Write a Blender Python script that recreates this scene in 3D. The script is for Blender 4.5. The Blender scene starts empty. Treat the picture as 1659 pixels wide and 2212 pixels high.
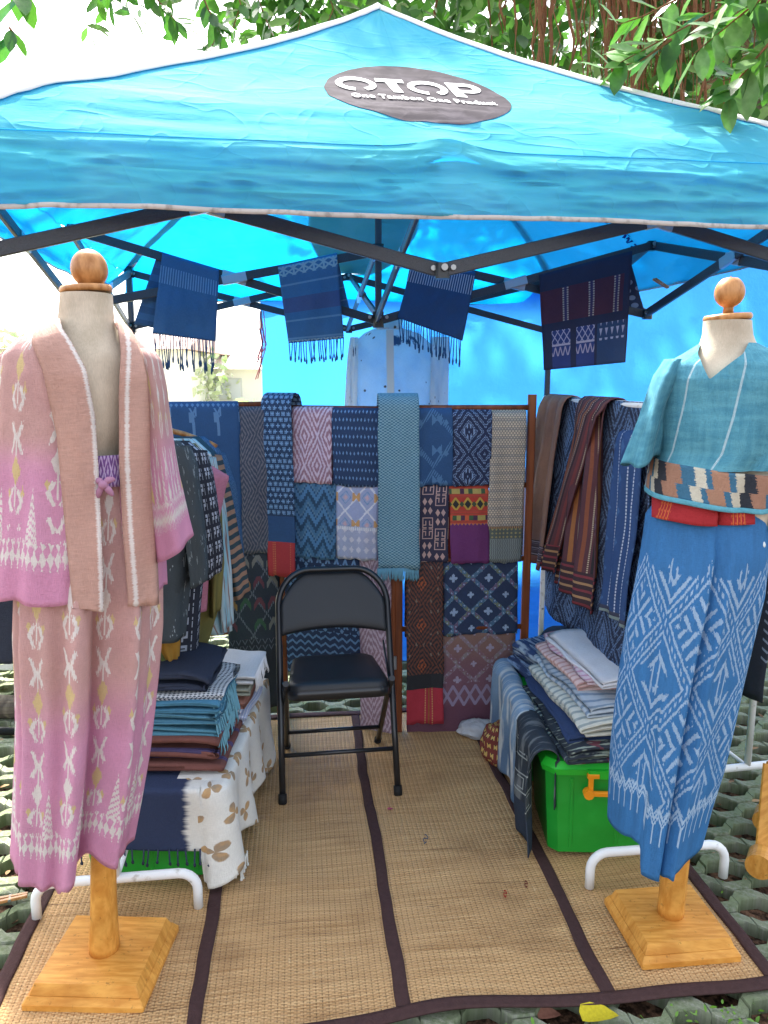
import bpy, math, random
import numpy as np
from mathutils import Vector, Matrix, noise as mnoise

random.seed(7); RNG = np.random.default_rng(7)
R = math.radians
sc = bpy.context.scene
COL = sc.collection

# ------------------------------------------------------------------ camera, sky, sun, exposure
CAM_H, PITCH, FOC, CX, CY = 1.6, R(10), 1628.0, 829.5, 1106.0
cam = bpy.data.cameras.new('camera'); cam_o = bpy.data.objects.new('camera', cam); COL.objects.link(cam_o)
cam.sensor_fit = 'HORIZONTAL'; cam.sensor_width = 36.0; cam.lens = 36.0 * FOC / 1659.0
cam.clip_start = 0.05; cam.clip_end = 2000
cam_o.location = (0, 0, CAM_H); cam_o.rotation_euler = (R(90) - PITCH, 0, 0)
sc.camera = cam_o
SUN_AZ, SUN_EL = R(-20), R(50)          # azimuth from +Y towards +X; the sun stands behind the stall
w = bpy.data.worlds.new('World'); sc.world = w; w.use_nodes = True
wn_ = w.node_tree; bg = wn_.nodes['Background']
sky = wn_.nodes.new('ShaderNodeTexSky'); sky.sky_type = 'NISHITA'; sky.sun_disc = False
sky.sun_elevation = SUN_EL; sky.sun_rotation = SUN_AZ
sky.dust_density = 4.0; sky.air_density = 1.0; sky.ozone_density = 1.0
hs = wn_.nodes.new('ShaderNodeHueSaturation'); hs.inputs['Saturation'].default_value = .45      # hazy, whitish tropical sky
wn_.links.new(sky.outputs[0], hs.inputs['Color']); wn_.links.new(hs.outputs[0], bg.inputs[0]); bg.inputs[1].default_value = 0.15
sl = bpy.data.lights.new('sun', 'SUN'); sl.energy = 4.0; sl.angle = R(1.5); sl.color = (1.0, .95, .87)
so = bpy.data.objects.new('sun', sl); COL.objects.link(so)
sd = Vector((math.cos(SUN_EL) * math.sin(SUN_AZ), math.cos(SUN_EL) * math.cos(SUN_AZ), math.sin(SUN_EL)))
so.rotation_euler = sd.to_track_quat('Z', 'Y').to_euler(); so.location = (0, 20, 20)
sc.view_settings.view_transform = 'Standard'; sc.view_settings.look = 'None'
sc.view_settings.exposure = 2.2; sc.view_settings.gamma = 1.0; sc.view_settings.use_curve_mapping = False
sc.cycles.max_bounces = 8; sc.cycles.diffuse_bounces = 4; sc.cycles.transmission_bounces = 6
sc.cycles.use_denoising = True

# ------------------------------------------------------------------ geometry helpers (world metres)
def ray(x, y):
    a = (x - CX) / FOC; b = (CY - y) / FOC
    return Vector((a, math.cos(PITCH) + b * math.sin(PITCH), b * math.cos(PITCH) - math.sin(PITCH)))
def P(x, y, Y):
    r = ray(x, y); k = Y / r.y; return Vector((r.x * k, Y, CAM_H + r.z * k))
def G(x, y, z=0.0):
    r = ray(x, y); k = (z - CAM_H) / r.z; return Vector((r.x * k, r.y * k, z))
def hit(x, y, A, B):
    """the photo's point seen on the upright plane over the plan line A-B: (distance along A-B, height)"""
    r = ray(x, y); d = Vector((B[0] - A[0], B[1] - A[1])); L = d.length; d /= L; n = Vector((-d.y, d.x))
    k = (n.x * A[0] + n.y * A[1]) / (n.x * r.x + n.y * r.y)
    return (r.x * k - A[0]) * d.x + (r.y * k - A[1]) * d.y, CAM_H + r.z * k
TH = R(8.5); F0 = (0.193, 2.5)
def T(u, v, z):                                   # the tent's own axes: u across, v to the back
    return Vector((F0[0] + u * math.cos(TH) - v * math.sin(TH), F0[1] + u * math.sin(TH) + v * math.cos(TH), z))
def vn(p, k=0.0): return mnoise.noise(Vector((p[0], p[1], p[2] if len(p) > 2 else k)))

ORIG = {}
def _link(o, parent):
    COL.objects.link(o)
    if parent is not None: o.parent = parent
def tag(o, label=None, cat=None, group=None, kind=None):
    if label: o['label'] = label
    if cat: o['category'] = cat
    if group: o['group'] = group
    if kind: o['kind'] = kind
    return o
def thing(name, label, cat, loc, group=None):
    o = bpy.data.objects.new(name, None); o.empty_display_size = .1; COL.objects.link(o)
    o.location = loc; ORIG[o] = Vector(loc); return tag(o, label, cat, group)
def mesh(name, verts, faces, mat, parent=None, uv=None, smooth=True, origin=None, mats=None, fmat=None):
    v = np.asarray(verts, float).reshape(-1, 3)
    if parent is not None: og = ORIG[parent]
    elif origin is not None: og = Vector(origin)
    else:
        og = Vector(((v[:, 0].min() + v[:, 0].max()) / 2, (v[:, 1].min() + v[:, 1].max()) / 2, v[:, 2].min()))
    v = v - np.array(og)
    me = bpy.data.meshes.new(name); me.from_pydata(v.tolist(), [], [list(map(int, f)) for f in faces])
    if mat is not None: me.materials.append(mat)
    if mats:
        for m in mats: me.materials.append(m)
        me.polygons.foreach_set('material_index', fmat)
    if uv is not None:
        ul = me.uv_layers.new(name='UVMap'); li = np.zeros(len(me.loops), int); me.loops.foreach_get('vertex_index', li)
        ul.data.foreach_set('uv', np.asarray(uv, float)[li].ravel())
    if smooth: me.polygons.foreach_set('use_smooth', [True] * len(me.polygons))
    me.update()
    o = bpy.data.objects.new(name, me); _link(o, parent)
    if parent is None: o.location = og
    ORIG[o] = og; return o
def grid_faces(nu, nv, off=0, flip=False, wrap=False):
    i, j = np.meshgrid(np.arange(nu - (0 if wrap else 1)), np.arange(nv - 1), indexing='ij')
    i2 = (i + 1) % nu
    a = off + i * nv + j; b = off + i2 * nv + j; c = b + 1; d = a + 1
    f = np.stack([a, b, c, d], -1).reshape(-1, 4)
    return f[:, ::-1] if flip else f
def sheet_arrays(pts, uv, thick=0.0, wrap=False):
    """pts (nu,nv,3) -> verts, faces, uvs of a sheet with a real thickness"""
    nu, nv = pts.shape[:2]; v = pts.reshape(-1, 3); u_ = uv.reshape(-1, 2)
    f = grid_faces(nu, nv, wrap=wrap)
    if thick <= 0: return v, f, u_
    du = np.gradient(pts, axis=0)
    if wrap: du = (np.roll(pts, -1, 0) - np.roll(pts, 1, 0)) / 2
    dv = np.gradient(pts, axis=1); n = np.cross(du, dv); n /= (np.linalg.norm(n, axis=2, keepdims=True) + 1e-9)
    back = (pts - n * thick).reshape(-1, 3); N = nu * nv
    fb = grid_faces(nu, nv, N, True, wrap); rim = []
    I = lambda i, j: i * nv + j
    rg = range(nu if wrap else nu - 1)
    for i in rg:
        k = (i + 1) % nu
        rim.append((I(k, 0), I(i, 0), N + I(i, 0), N + I(k, 0)))
        rim.append((I(i, nv - 1), I(k, nv - 1), N + I(k, nv - 1), N + I(i, nv - 1)))
    if not wrap:
        for j in range(nv - 1):
            rim.append((I(0, j), I(0, j + 1), N + I(0, j + 1), N + I(0, j)))
            rim.append((I(nu - 1, j + 1), I(nu - 1, j), N + I(nu - 1, j), N + I(nu - 1, j + 1)))
    return np.vstack([v, back]), np.vstack([f, fb, np.array(rim)]), np.vstack([u_, u_])
def sheet(name, fn, nu, nv, mat, parent=None, thick=.002, wrap=False, **kw):
    """fn(S,T) -> (pts, uv) on arrays S,T in [0,1]"""
    s = np.linspace(0, 1, nu, endpoint=not wrap); t = np.linspace(0, 1, nv); S, Tt = np.meshgrid(s, t, indexing='ij')
    p, uv = fn(S, Tt); v, f, u_ = sheet_arrays(np.asarray(p, float), np.asarray(uv, float), thick, wrap)
    return mesh(name, v, f, mat, parent, uv=u_, **kw)
class MB:
    """collects boxes, bars, tubes, lathes into one mesh"""
    def __init__(s): s.v = []; s.f = []; s.n = 0
    def add(s, v, f):
        v = np.asarray(v, float).reshape(-1, 3); s.v.append(v); s.f += [tuple(int(i) + s.n for i in q) for q in f]; s.n += len(v); return s
    def bar(s, p, q, wd, ht, up=(0, 0, 1), bev=.18):
        p = Vector(p); q = Vector(q); d = (q - p).normalized(); a = d.cross(Vector(up))
        if a.length < 1e-4: a = d.cross(Vector((1, 0, 0)))
        a.normalize(); b = a.cross(d).normalized(); c = bev * min(wd, ht)
        w2, h2 = wd / 2, ht / 2
        sec = [(w2 - c, h2), (-w2 + c, h2), (-w2, h2 - c), (-w2, -h2 + c), (-w2 + c, -h2), (w2 - c, -h2), (w2, -h2 + c), (w2, h2 - c)]
        v = [e + a * x + b * y for e in (p, q) for x, y in sec]
        f = [(i, (i + 1) % 8, 8 + (i + 1) % 8, 8 + i) for i in range(8)] + [tuple(range(7, -1, -1)), tuple(range(8, 16))]
        return s.add(v, f)
    def tube(s, pts, r, seg=8, rad=None, cap=True):
        pts = [Vector(p) for p in pts]; n = len(pts); v = []; ref = None
        for i, p in enumerate(pts):
            d = (pts[min(i + 1, n - 1)] - pts[max(i - 1, 0)]).normalized()
            if ref is None:
                ref = d.cross(Vector((0, 0, 1)))
                if ref.length < .05: ref = d.cross(Vector((1, 0, 0)))
            a = (ref - d * ref.dot(d)).normalized(); ref = a; b = d.cross(a); rr = rad[i] if rad is not None else r
            v += [p + (a * math.cos(2 * math.pi * k / seg) + b * math.sin(2 * math.pi * k / seg)) * rr for k in range(seg)]
        f = [(i * seg + k, i * seg + (k + 1) % seg, (i + 1) * seg + (k + 1) % seg, (i + 1) * seg + k) for i in range(n - 1) for k in range(seg)]
        if cap: f += [tuple(range(seg - 1, -1, -1)), tuple((n - 1) * seg + k for k in range(seg))]
        return s.add(v, f)
    def lathe(s, prof, c, seg=24, tilt=None):
        v = []; c = Vector(c)
        for r_, z in prof:
            for k in range(seg):
                a = 2 * math.pi * k / seg; q = Vector((r_ * math.cos(a), r_ * math.sin(a), z))
                v.append(c + (tilt @ q if tilt else q))
        n = len(prof)
        f = [(i * seg + k, i * seg + (k + 1) % seg, (i + 1) * seg + (k + 1) % seg, (i + 1) * seg + k) for i in range(n - 1) for k in range(seg)]
        f += [tuple(range(seg - 1, -1, -1)), tuple((n - 1) * seg + k for k in range(seg))]
        return s.add(v, f)
    def frustum(s, c, w0, d0, w1, d1, h, rz=0, ch=.15):
        """chamfered block: bottom w0 x d0, top w1 x d1"""
        c = Vector(c); ca, sa = math.cos(rz), math.sin(rz); v = []
        for (ww, dd, z) in ((w0, d0, 0), (w1, d1, h)):
            k = ch * min(ww, dd) / 2
            for x, y in ((ww/2-k, -dd/2), (ww/2, -dd/2+k), (ww/2, dd/2-k), (ww/2-k, dd/2), (-ww/2+k, dd/2), (-ww/2, dd/2-k), (-ww/2, -dd/2+k), (-ww/2+k, -dd/2)):
                v.append(c + Vector((x * ca - y * sa, x * sa + y * ca, z)))
        f = [(i, (i + 1) % 8, 8 + (i + 1) % 8, 8 + i) for i in range(8)] + [tuple(range(7, -1, -1)), tuple(range(8, 16))]
        return s.add(v, f)
    def build(s, name, mat, parent=None, smooth=False, **kw):
        o = mesh(name, np.vstack(s.v), s.f, mat, parent, smooth=False, **kw)
        if smooth:
            o.data.polygons.foreach_set('use_smooth', [len(p.vertices) <= 4 for p in o.data.polygons])
        return o

# ------------------------------------------------------------------ shader expressions
NT = None
def S(h):
    h = h.lstrip('#'); c = [int(h[i:i + 2], 16) / 255 for i in (0, 2, 4)]
    return tuple(x / 12.92 if x <= .04045 else ((x + .055) / 1.055) ** 2.4 for x in c)
class E:
    def __init__(s, k): s.k = k
    def __add__(a, b): return m_('ADD', a, b)
    __radd__ = __add__
    def __sub__(a, b): return m_('SUBTRACT', a, b)
    def __rsub__(a, b): return m_('SUBTRACT', b, a)
    def __mul__(a, b): return m_('MULTIPLY', a, b)
    __rmul__ = __mul__
    def __truediv__(a, b): return m_('DIVIDE', a, b)
    def __lt__(a, b): return m_('LESS_THAN', a, b)
    def __gt__(a, b): return m_('GREATER_THAN', a, b)
    def __and__(a, b): return m_('MULTIPLY', a, b)
    def __or__(a, b): return m_('MAXIMUM', a, b)
    def __invert__(a): return m_('SUBTRACT', 1.0, a)
def _put(sock, x):
    if isinstance(x, E): NT.links.new(x.k, sock)
    elif isinstance(x, (tuple, list)): sock.default_value = (*x[:3], 1.0) if len(sock.default_value) == 4 else x
    else: sock.default_value = x
def m_(op, *a):
    n = NT.nodes.new('ShaderNodeMath'); n.operation = op
    for i, x in enumerate(a): _put(n.inputs[i], x)
    return E(n.outputs[0])
ab = lambda x: m_('ABSOLUTE', x)
fr = lambda x: m_('FRACT', x)
fl = lambda x: m_('FLOOR', x)
mn = lambda a, b: m_('MINIMUM', a, b)
mx = lambda a, b: m_('MAXIMUM', a, b)
sn = lambda x: m_('SINE', x)
ce = lambda x: fr(x) - .5                       # -.5 .. .5 in each cell
tri = lambda x: ab(ce(x)) * 2.0                 # 1 at cell edges, 0 in the middle
alt = lambda x: fr(fl(x) * .5) * 2.0            # 0,1,0,1 by cell
def smooth(x, a, b):
    n = NT.nodes.new('ShaderNodeMapRange'); n.interpolation_type = 'SMOOTHSTEP'
    _put(n.inputs[0], x); n.inputs[1].default_value = a; n.inputs[2].default_value = b; return E(n.outputs[0])
def mixc(f, a, b):
    n = NT.nodes.new('ShaderNodeMix'); n.data_type = 'RGBA'; _put(n.inputs[0], f); _put(n.inputs[6], a); _put(n.inputs[7], b); return E(n.outputs[2])
def mulc(c, f):
    n = NT.nodes.new('ShaderNodeMix'); n.data_type = 'RGBA'; n.blend_type = 'MULTIPLY'; n.inputs[0].default_value = 1
    _put(n.inputs[6], c); q = NT.nodes.new('ShaderNodeCombineColor')
    for i in range(3): _put(q.inputs[i], f)
    NT.links.new(q.outputs[0], n.inputs[7]); return E(n.outputs[2])
def vec(u, v, z=0.0):
    n = NT.nodes.new('ShaderNodeCombineXYZ')
    for i, x in enumerate((u, v, z)): _put(n.inputs[i], x)
    return n.outputs[0]
def nz(u, v, scale=1.0, detail=2.0, rough=.5, z=0.0):
    n = NT.nodes.new('ShaderNodeTexNoise'); NT.links.new(vec(u, v, z), n.inputs['Vector'])
    n.inputs['Scale'].default_value = scale; n.inputs['Detail'].default_value = detail; n.inputs['Roughness'].default_value = rough
    return E(n.outputs[0])
def wn(x):
    n = NT.nodes.new('ShaderNodeTexWhiteNoise'); n.noise_dimensions = '1D'; _put(n.inputs['W'], x); return E(n.outputs['Value'])
def wn2(u, v):
    n = NT.nodes.new('ShaderNodeTexWhiteNoise'); n.noise_dimensions = '2D'; NT.links.new(vec(u, v), n.inputs['Vector']); return E(n.outputs['Value'])
def voro(u, v, scale, rnd=1.0, out='Distance', feat='F1', z=0.0):
    n = NT.nodes.new('ShaderNodeTexVoronoi'); n.feature = feat; NT.links.new(vec(u, v, z), n.inputs['Vector'])
    n.inputs['Scale'].default_value = scale; n.inputs['Randomness'].default_value = rnd; return E(n.outputs[out])
def coords(kind='UV'):
    n = NT.nodes.new('ShaderNodeTexCoord'); q = NT.nodes.new('ShaderNodeSeparateXYZ'); NT.links.new(n.outputs[kind], q.inputs[0])
    return E(q.outputs[0]), E(q.outputs[1]), E(q.outputs[2])
MATS = {}
def material(name, color, rough=.6, metal=0.0, spec=.3, bump=None, bumpd=.002, tr=0.0, trcol=None, coat=0.0, alpha=None, space='Object'):
    """color: rgb or fn(x,y,z) -> colour; bump: fn(x,y,z) -> height"""
    global NT
    if name in MATS: return MATS[name]
    m = bpy.data.materials.new(name); m.use_nodes = True; NT = m.node_tree
    b = NT.nodes['Principled BSDF']; out = NT.nodes['Material Output']
    c = coords(space) if (callable(color) or bump or callable(rough)) else None
    col = color(*c) if callable(color) else color
    _put(b.inputs['Base Color'], col); _put(b.inputs['Roughness'], rough(*c) if callable(rough) else rough)
    b.inputs['Metallic'].default_value = metal
    b.inputs['Specular IOR Level'].default_value = spec; b.inputs['Coat Weight'].default_value = coat
    if alpha is not None: b.inputs['Alpha'].default_value = alpha
    if bump:
        bn = NT.nodes.new('ShaderNodeBump'); bn.inputs['Strength'].default_value = 1.0; bn.inputs['Distance'].default_value = bumpd
        _put(bn.inputs['Height'], bump(*c)); NT.links.new(bn.outputs[0], b.inputs['Normal'])
    if tr > 0:
        t = NT.nodes.new('ShaderNodeBsdfTranslucent'); mxs = NT.nodes.new('ShaderNodeMixShader'); mxs.inputs[0].default_value = tr
        _put(t.inputs[0], trcol if trcol is not None else col)
        NT.links.new(b.outputs[0], mxs.inputs[1]); NT.links.new(t.outputs[0], mxs.inputs[2]); NT.links.new(mxs.outputs[0], out.inputs[0])
    MATS[name] = m; return m
def cloth(name, fn, tr=0.0, rough=.9, slub=.22, weave=900.0):
    """woven fabric: fn(u,v) in metres -> colour; thread-scale value noise and relief are added"""
    def col(u, v, z):
        c = mixc(.06, fn(u, v), (.55, .57, .60))
        f = (nz(u * 60.0, v * 700.0, 1, 1) - .5) * slub + (nz(u * 700.0, v * 60.0, 1, 1, z=3.0) - .5) * slub + (nz(u, v, 7, 2) - .5) * .25 + 1.0
        return mulc(c, f)
    def bmp(u, v, z): return nz(u * 60.0, v * weave, 1, 1) + nz(u * weave, v * 60.0, 1, 1) + nz(u, v, 18, 3) * 2.0
    return material(name, col, rough=rough, spec=.12, bump=bmp, bumpd=.0022, tr=tr, space='UV')
def jit_u(u, v, n, amp): return u + (wn(fl(v * n)) - .5) * amp          # weft ikat: rows shift sideways
def jit_v(u, v, n, amp): return v + (wn(fl(u * n)) - .5) * amp          # warp ikat: threads shift lengthwise
def diam(u, v, Pu, Pv): return tri(u / Pu) + tri(v / Pv)                # 0 at a diamond's heart, 2 at the corners
def box(u, v, a, b): return (ab(u) < a) & (ab(v) < b)
# ------------------------------------------------------------------ plain materials
def woodf(c0, c1, sx=3.0, sl_=40.0):
    def f(x, y, z):
        g = nz(x * sl_, y * sl_, 1, 3, .6, z=z * sx)
        return mixc(smooth(g, .3, .7), c0, c1)
    return f
M_bar = material('powder_coated_frame', lambda x, y, z: mixc(smooth(voro(x, y, 420, z=z), .25, .5), S('#23262c'), S('#3a3d42')), rough=.45, spec=.5, bump=lambda x, y, z: voro(x, y, 420, z=z), bumpd=.0006)
M_zinc = material('galvanised_sleeve', (.42, .45, .48), rough=.42, metal=.8)
M_bolt = material('steel_bolt', (.35, .35, .34), rough=.4, metal=.8)
M_trim = material('grimy_white_binding', lambda x, y, z: mixc(smooth(nz(x, y, 40, 4, z=z), .45, .8), S('#bdb8b2'), S('#8c8681')), rough=.9, spec=.1)
M_hip = material('white_seam_tape', (.82, .82, .82), rough=.8, spec=.1, tr=.15)
M_black = material('black_paint', (.012, .013, .015), rough=.28, spec=.5)
M_vinyl = material('black_vinyl', (.016, .018, .021), rough=.42, spec=.45, bump=lambda x, y, z: nz(x, y, 500, 2, z=z), bumpd=.0008)
M_rub = material('black_rubber', (.01, .01, .01), rough=.7)
M_teak = material('reddish_wood', woodf(S('#5e2f19'), S('#8a4a26')), rough=.5, spec=.35)
M_pine = material('varnished_yellow_wood', lambda x, y, z: mulc(mixc(smooth(nz(x * 12.0, y * 90.0, 1, 3, .6, z=z * 20.0), .3, .72), S('#c07e30'), S('#db9e4a')), (nz(x, y, 9, 3, z=z) * .5 + .75) * (1.0 - smooth(nz(x, y, 55, 4, .7, z=z), .60, .72) * .45)), rough=.55, spec=.3)
M_ball = material('turned_wood', lambda x, y, z: mixc(smooth(nz(x * 14.0, y * 14.0, 3, 4, .6, z=z * 5.0), .3, .7), S('#95602f'), S('#c48f58')), rough=.42, spec=.4)
M_white = material('white_enamel', lambda x, y, z: mixc(smooth(nz(x, y, 30, 4, z=z), .62, .75), (.78, .78, .76), (.5, .47, .42)), rough=.4, spec=.4)
M_bin = material('green_plastic', lambda x, y, z: mixc(smooth(nz(x, y, 14, 4, z=z), .4, .8), (.012, .30, .028), (.02, .34, .04)), rough=.38, spec=.45)
M_lid = material('lime_plastic', (.02, .48, .03), rough=.35, spec=.45)
M_orange = material('orange_plastic', (.85, .30, .01), rough=.4, spec=.45)
M_soil = material('soil', lambda x, y, z: mixc(smooth(nz(x, y, 40, 4), .4, .65), mixc(smooth(voro(x, y, 60), .1, .5), S('#5a4638'), S('#33261e')), S('#7a5c48')), rough=.95, spec=.1, bump=lambda x, y, z: nz(x, y, 90, 4), bumpd=.015)
M_pave = material('mossy_concrete', lambda x, y, z: mixc(smooth(nz(x, y, 55, 4, .65), .35, .7), mixc(smooth(nz(x, y, 6, 3, z=4.0), .4, .62), S('#6b7656'), S('#868c72')), mixc(smooth(nz(x, y, 5, 2, z=9.0), .4, .6), S('#9a9b8a'), S('#7d8866'))), rough=.95, spec=.1, bump=lambda x, y, z: nz(x, y, 120, 5, .75), bumpd=.007)
M_band = material('dark_brown_binding', lambda x, y, z: mulc(S('#4a3834') if False else S('#463331'), nz(x, y, 60, 3) * .6 + .7), rough=.9, spec=.1, bump=lambda x, y, z: nz(x, y, 150, 3), bumpd=.003)
def mat_col(u, v, z):
    reed = nz(u * 3.0, v * 260.0, 1, 2, .6); big = nz(u * 2.0, v * 22.0, 1, 3, .6, z=2.0)
    c = mixc(smooth(reed, .25, .75), S('#a98052'), S('#d4ad7a'))
    c = mixc(smooth(big, .55, .78) * .5, c, S('#8f6436'))
    c = mixc(smooth(nz(u, v, 3.5, 5, .65, z=7.0), .48, .72) * .45, c, S('#7d5a38')); c = mixc(smooth(nz(u * 3.0, v, 20, 4, .7, z=17.0), .62, .74) * .35, c, S('#ead2a6'))
    cu = u / .0165; row = v / .010
    d = (ab(ce(cu)) < .11) & (ab(ce(row + alt(cu) * .5)) < .30)
    c = mixc(d * (nz(u, v, 16, 3, z=8.0) * .9 + .02), c, S('#4c331c'))
    e = (ab(ce(cu + .5 * alt(row))) < .07); c = mixc(e * nz(u, v, 11, 2, z=6.0) * .45, c, S('#5d3f22'))
    dark = smooth(nz(u * 1.2, v * 120.0, 1, 1, .5, z=5.0), .66, .74) * smooth(nz(u, v, 5, 2, z=1.0), .5, .6)
    c = mixc(dark * .75, c, S('#4e2c18'))
    st = smooth(nz(u, v, 9, 5, .7, z=11.0), .66, .78) & smooth(v, .16, .03)
    return mixc(st * .55, c, S('#8a4a1c'))
def mat_bump(u, v, z):
    cu = u / .0165
    return ab(sn(v * 314.0 + alt(cu) * 1.57)) * 1.2 + tri(cu) * .8 + nz(u * 3.0, v * 260.0, 1, 2)
M_mat = material('woven_reed', mat_col, rough=.72, spec=.25, bump=mat_bump, bumpd=.0022, space='UV')

# canopy cloth: cyan outside, lets blue light through
def canopy_col(x, y, z):
    g = nz(x, y, 3, 4, z=z); c = mixc(smooth(g, .35, .7), S('#57bfc6'), S('#6bcbd0'))
    dirt = smooth(nz(x, y, 30, 5, .7, z=z), .66, .80) * smooth(nz(x, y, 1.6, 2, z=z + 5.0), .5, .62)
    return mixc(dirt * .35, c, S('#33606b'))
def ridge(n, p): return m_('POWER', 1.0 - ab(n - .5) * 2.0, p)
def canopy_bump(x, y, z): return nz(x * .8, y * 2.0, 3, 4, .6, z=z * 4.0) + ridge(nz(x * .9, y * 2.0, 1.6, 2, .5, z=z * 3.0), 22.0) * .5 + ridge(nz(x * 2.0, y, 2.5, 1, .5, z=z * 2.0 + 7.0), 26.0) * .3 + nz(x, y, 40, 3, z=z) * .12
M_canopy = material('cyan_canopy_cloth', canopy_col, rough=.9, spec=.06, bump=canopy_bump, bumpd=.006, tr=.42, trcol=(.0, .28, .74))
M_tarp = material('blue_tarp', lambda x, y, z: mixc(smooth(nz(x, y, 2.2, 3, z=z), .35, .65), (.03, .22, .66), (.05, .28, .72)), rough=.55, spec=.3, bump=lambda x, y, z: nz(x, y, 6, 5, .65, z=z), bumpd=.03, tr=.55, trcol=(.04, .28, .86))
M_logo = material('grey_print_patch', lambda x, y, z: mixc(smooth(nz(x, y, 14, 4, z=z), .4, .75), S('#322d35'), S('#49444c')), rough=.9, spec=.05, bump=canopy_bump, bumpd=.002)
M_ink = material('white_print', (.85, .85, .85), rough=.8, spec=.1)
M_inkblue = material('dark_blue_print', (.01, .02, .16), rough=.8, spec=.1)

# ------------------------------------------------------------------ the ground
ground = mesh('ground', [(-400, -40, -.045), (400, -40, -.045), (400, 900, -.045), (-400, 900, -.045)], [(0, 1, 2, 3)], M_soil, smooth=False, origin=(0, 0, 0)); ground['kind'] = 'structure'
gy = mesh('yard', [(-60, 6.6, -.03), (60, 6.6, -.03), (60, 90, -.03), (-60, 90, -.03)], [(0, 1, 2, 3)], material('pale_concrete_yard', lambda x, y, z: mixc(smooth(nz(x, y, 1.2, 4), .4, .65), S('#b9b3a2'), S('#8d9a6e')), rough=.95, spec=.1), smooth=False, origin=(0, 0, 0)); gy['kind'] = 'structure'
MO = (0.05, 1.69); MR = R(6.5)
def mw(u, v, z=0.0): return (MO[0] + u * math.cos(MR) - v * math.sin(MR), MO[1] + u * math.sin(MR) + v * math.cos(MR), z)
def in_mat(x, y, pad):
    dx, dy = x - MO[0], y - MO[1]; u = dx * math.cos(MR) + dy * math.sin(MR); v = -dx * math.sin(MR) + dy * math.cos(MR)
    return -1.05 + pad < u < 1.0 - pad and pad < v < 1.74 - pad
PP, RR, AA, HW = .212, .092, .0235, .0205
def paver_mesh():
    fl_ = .029; q = PP / 4 - .0008
    top = [(-q, HW), (-fl_, HW + AA), (fl_, HW + AA), (q, HW)]; bot = [(q, -HW), (fl_, -HW + AA), (-fl_, -HW + AA), (-q, -HW)]
    ol = np.array(top + bot); c = ol.mean(0); v = []
    for sc_, z in ((1.0, -.05), (1.0, -.006), (.90, 0.0)):
        for p in ol:
            k = c + (p - c) * (sc_ if sc_ == 1 else 1.0)
            if sc_ != 1: k = (p[0] * .965, p[1] - math.copysign(.0022, p[1] - (AA if abs(p[0]) < .03 else 0)))
            v.append((k[0], k[1], z))
    f = [(r * 8 + (i + 1) % 8, r * 8 + i, (r + 1) * 8 + i, (r + 1) * 8 + (i + 1) % 8) for r in (0, 1) for i in range(8)]
    f += [(16, 21 + 2, 22, 17), (17, 22, 21, 18), (18, 21, 20, 19)]
    return np.array(v), f
pv, pf = paver_mesh()
pme = bpy.data.meshes.new('paver'); pme.from_pydata(pv.tolist(), [], pf); pme.materials.append(M_pave); pme.update()
spots = []
for j in range(-12, 70):
    for i in range(-44, 48):
        up = 1 if (i + j) % 2 == 0 else -1
        lx, ly = i * PP / 2, j * RR
        x = lx * math.cos(TH) - ly * math.sin(TH); y = 1.2 + lx * math.sin(TH) + ly * math.cos(TH)
        if y < .9 or y > 6.7 or abs(x) > 4.2 or in_mat(x, y, .12): continue
        d = y * math.cos(PITCH) + CAM_H * math.sin(PITCH); px = CX + FOC * x / d; py = CY - FOC * (y * math.sin(PITCH) - CAM_H * math.cos(PITCH)) / d
        seen = -30 < px < 1690 and py < 2250 and not in_mat(x, y, 0) and (px < 180 or px > 1190 or py > 2090 or (600 < px < 800 and 1515 < py < 1560))
        spots.append((0 if seen else 1, y, x, up))
spots.sort(key=lambda q: (q[0], q[1]))
far_v, far_f = [], []; cnt = 0
for k, (s_, y, x, up) in enumerate(spots):
    rz = TH + (0 if up > 0 else math.pi) + random.uniform(-.012, .012); zz = random.uniform(-.006, .003)
    if k < 290 and s_ == 0:
        o = bpy.data.objects.new('paver', pme); COL.objects.link(o); o.parent = ground; o.location = (x, y, zz); o.rotation_euler = (random.uniform(-.012, .012), random.uniform(-.012, .012), rz)
    else:
        ca, sa = math.cos(rz), math.sin(rz); q = pv.copy(); q[:, 0], q[:, 1] = pv[:, 0] * ca - pv[:, 1] * sa + x, pv[:, 0] * sa + pv[:, 1] * ca + y; q[:, 2] += zz
        far_v.append(q); far_f += [tuple(i + cnt for i in f) for f in pf]; cnt += len(q)
o = mesh('paver_field', np.vstack(far_v), far_f, M_pave, ground, smooth=False); o['kind'] = 'stuff'

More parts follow.
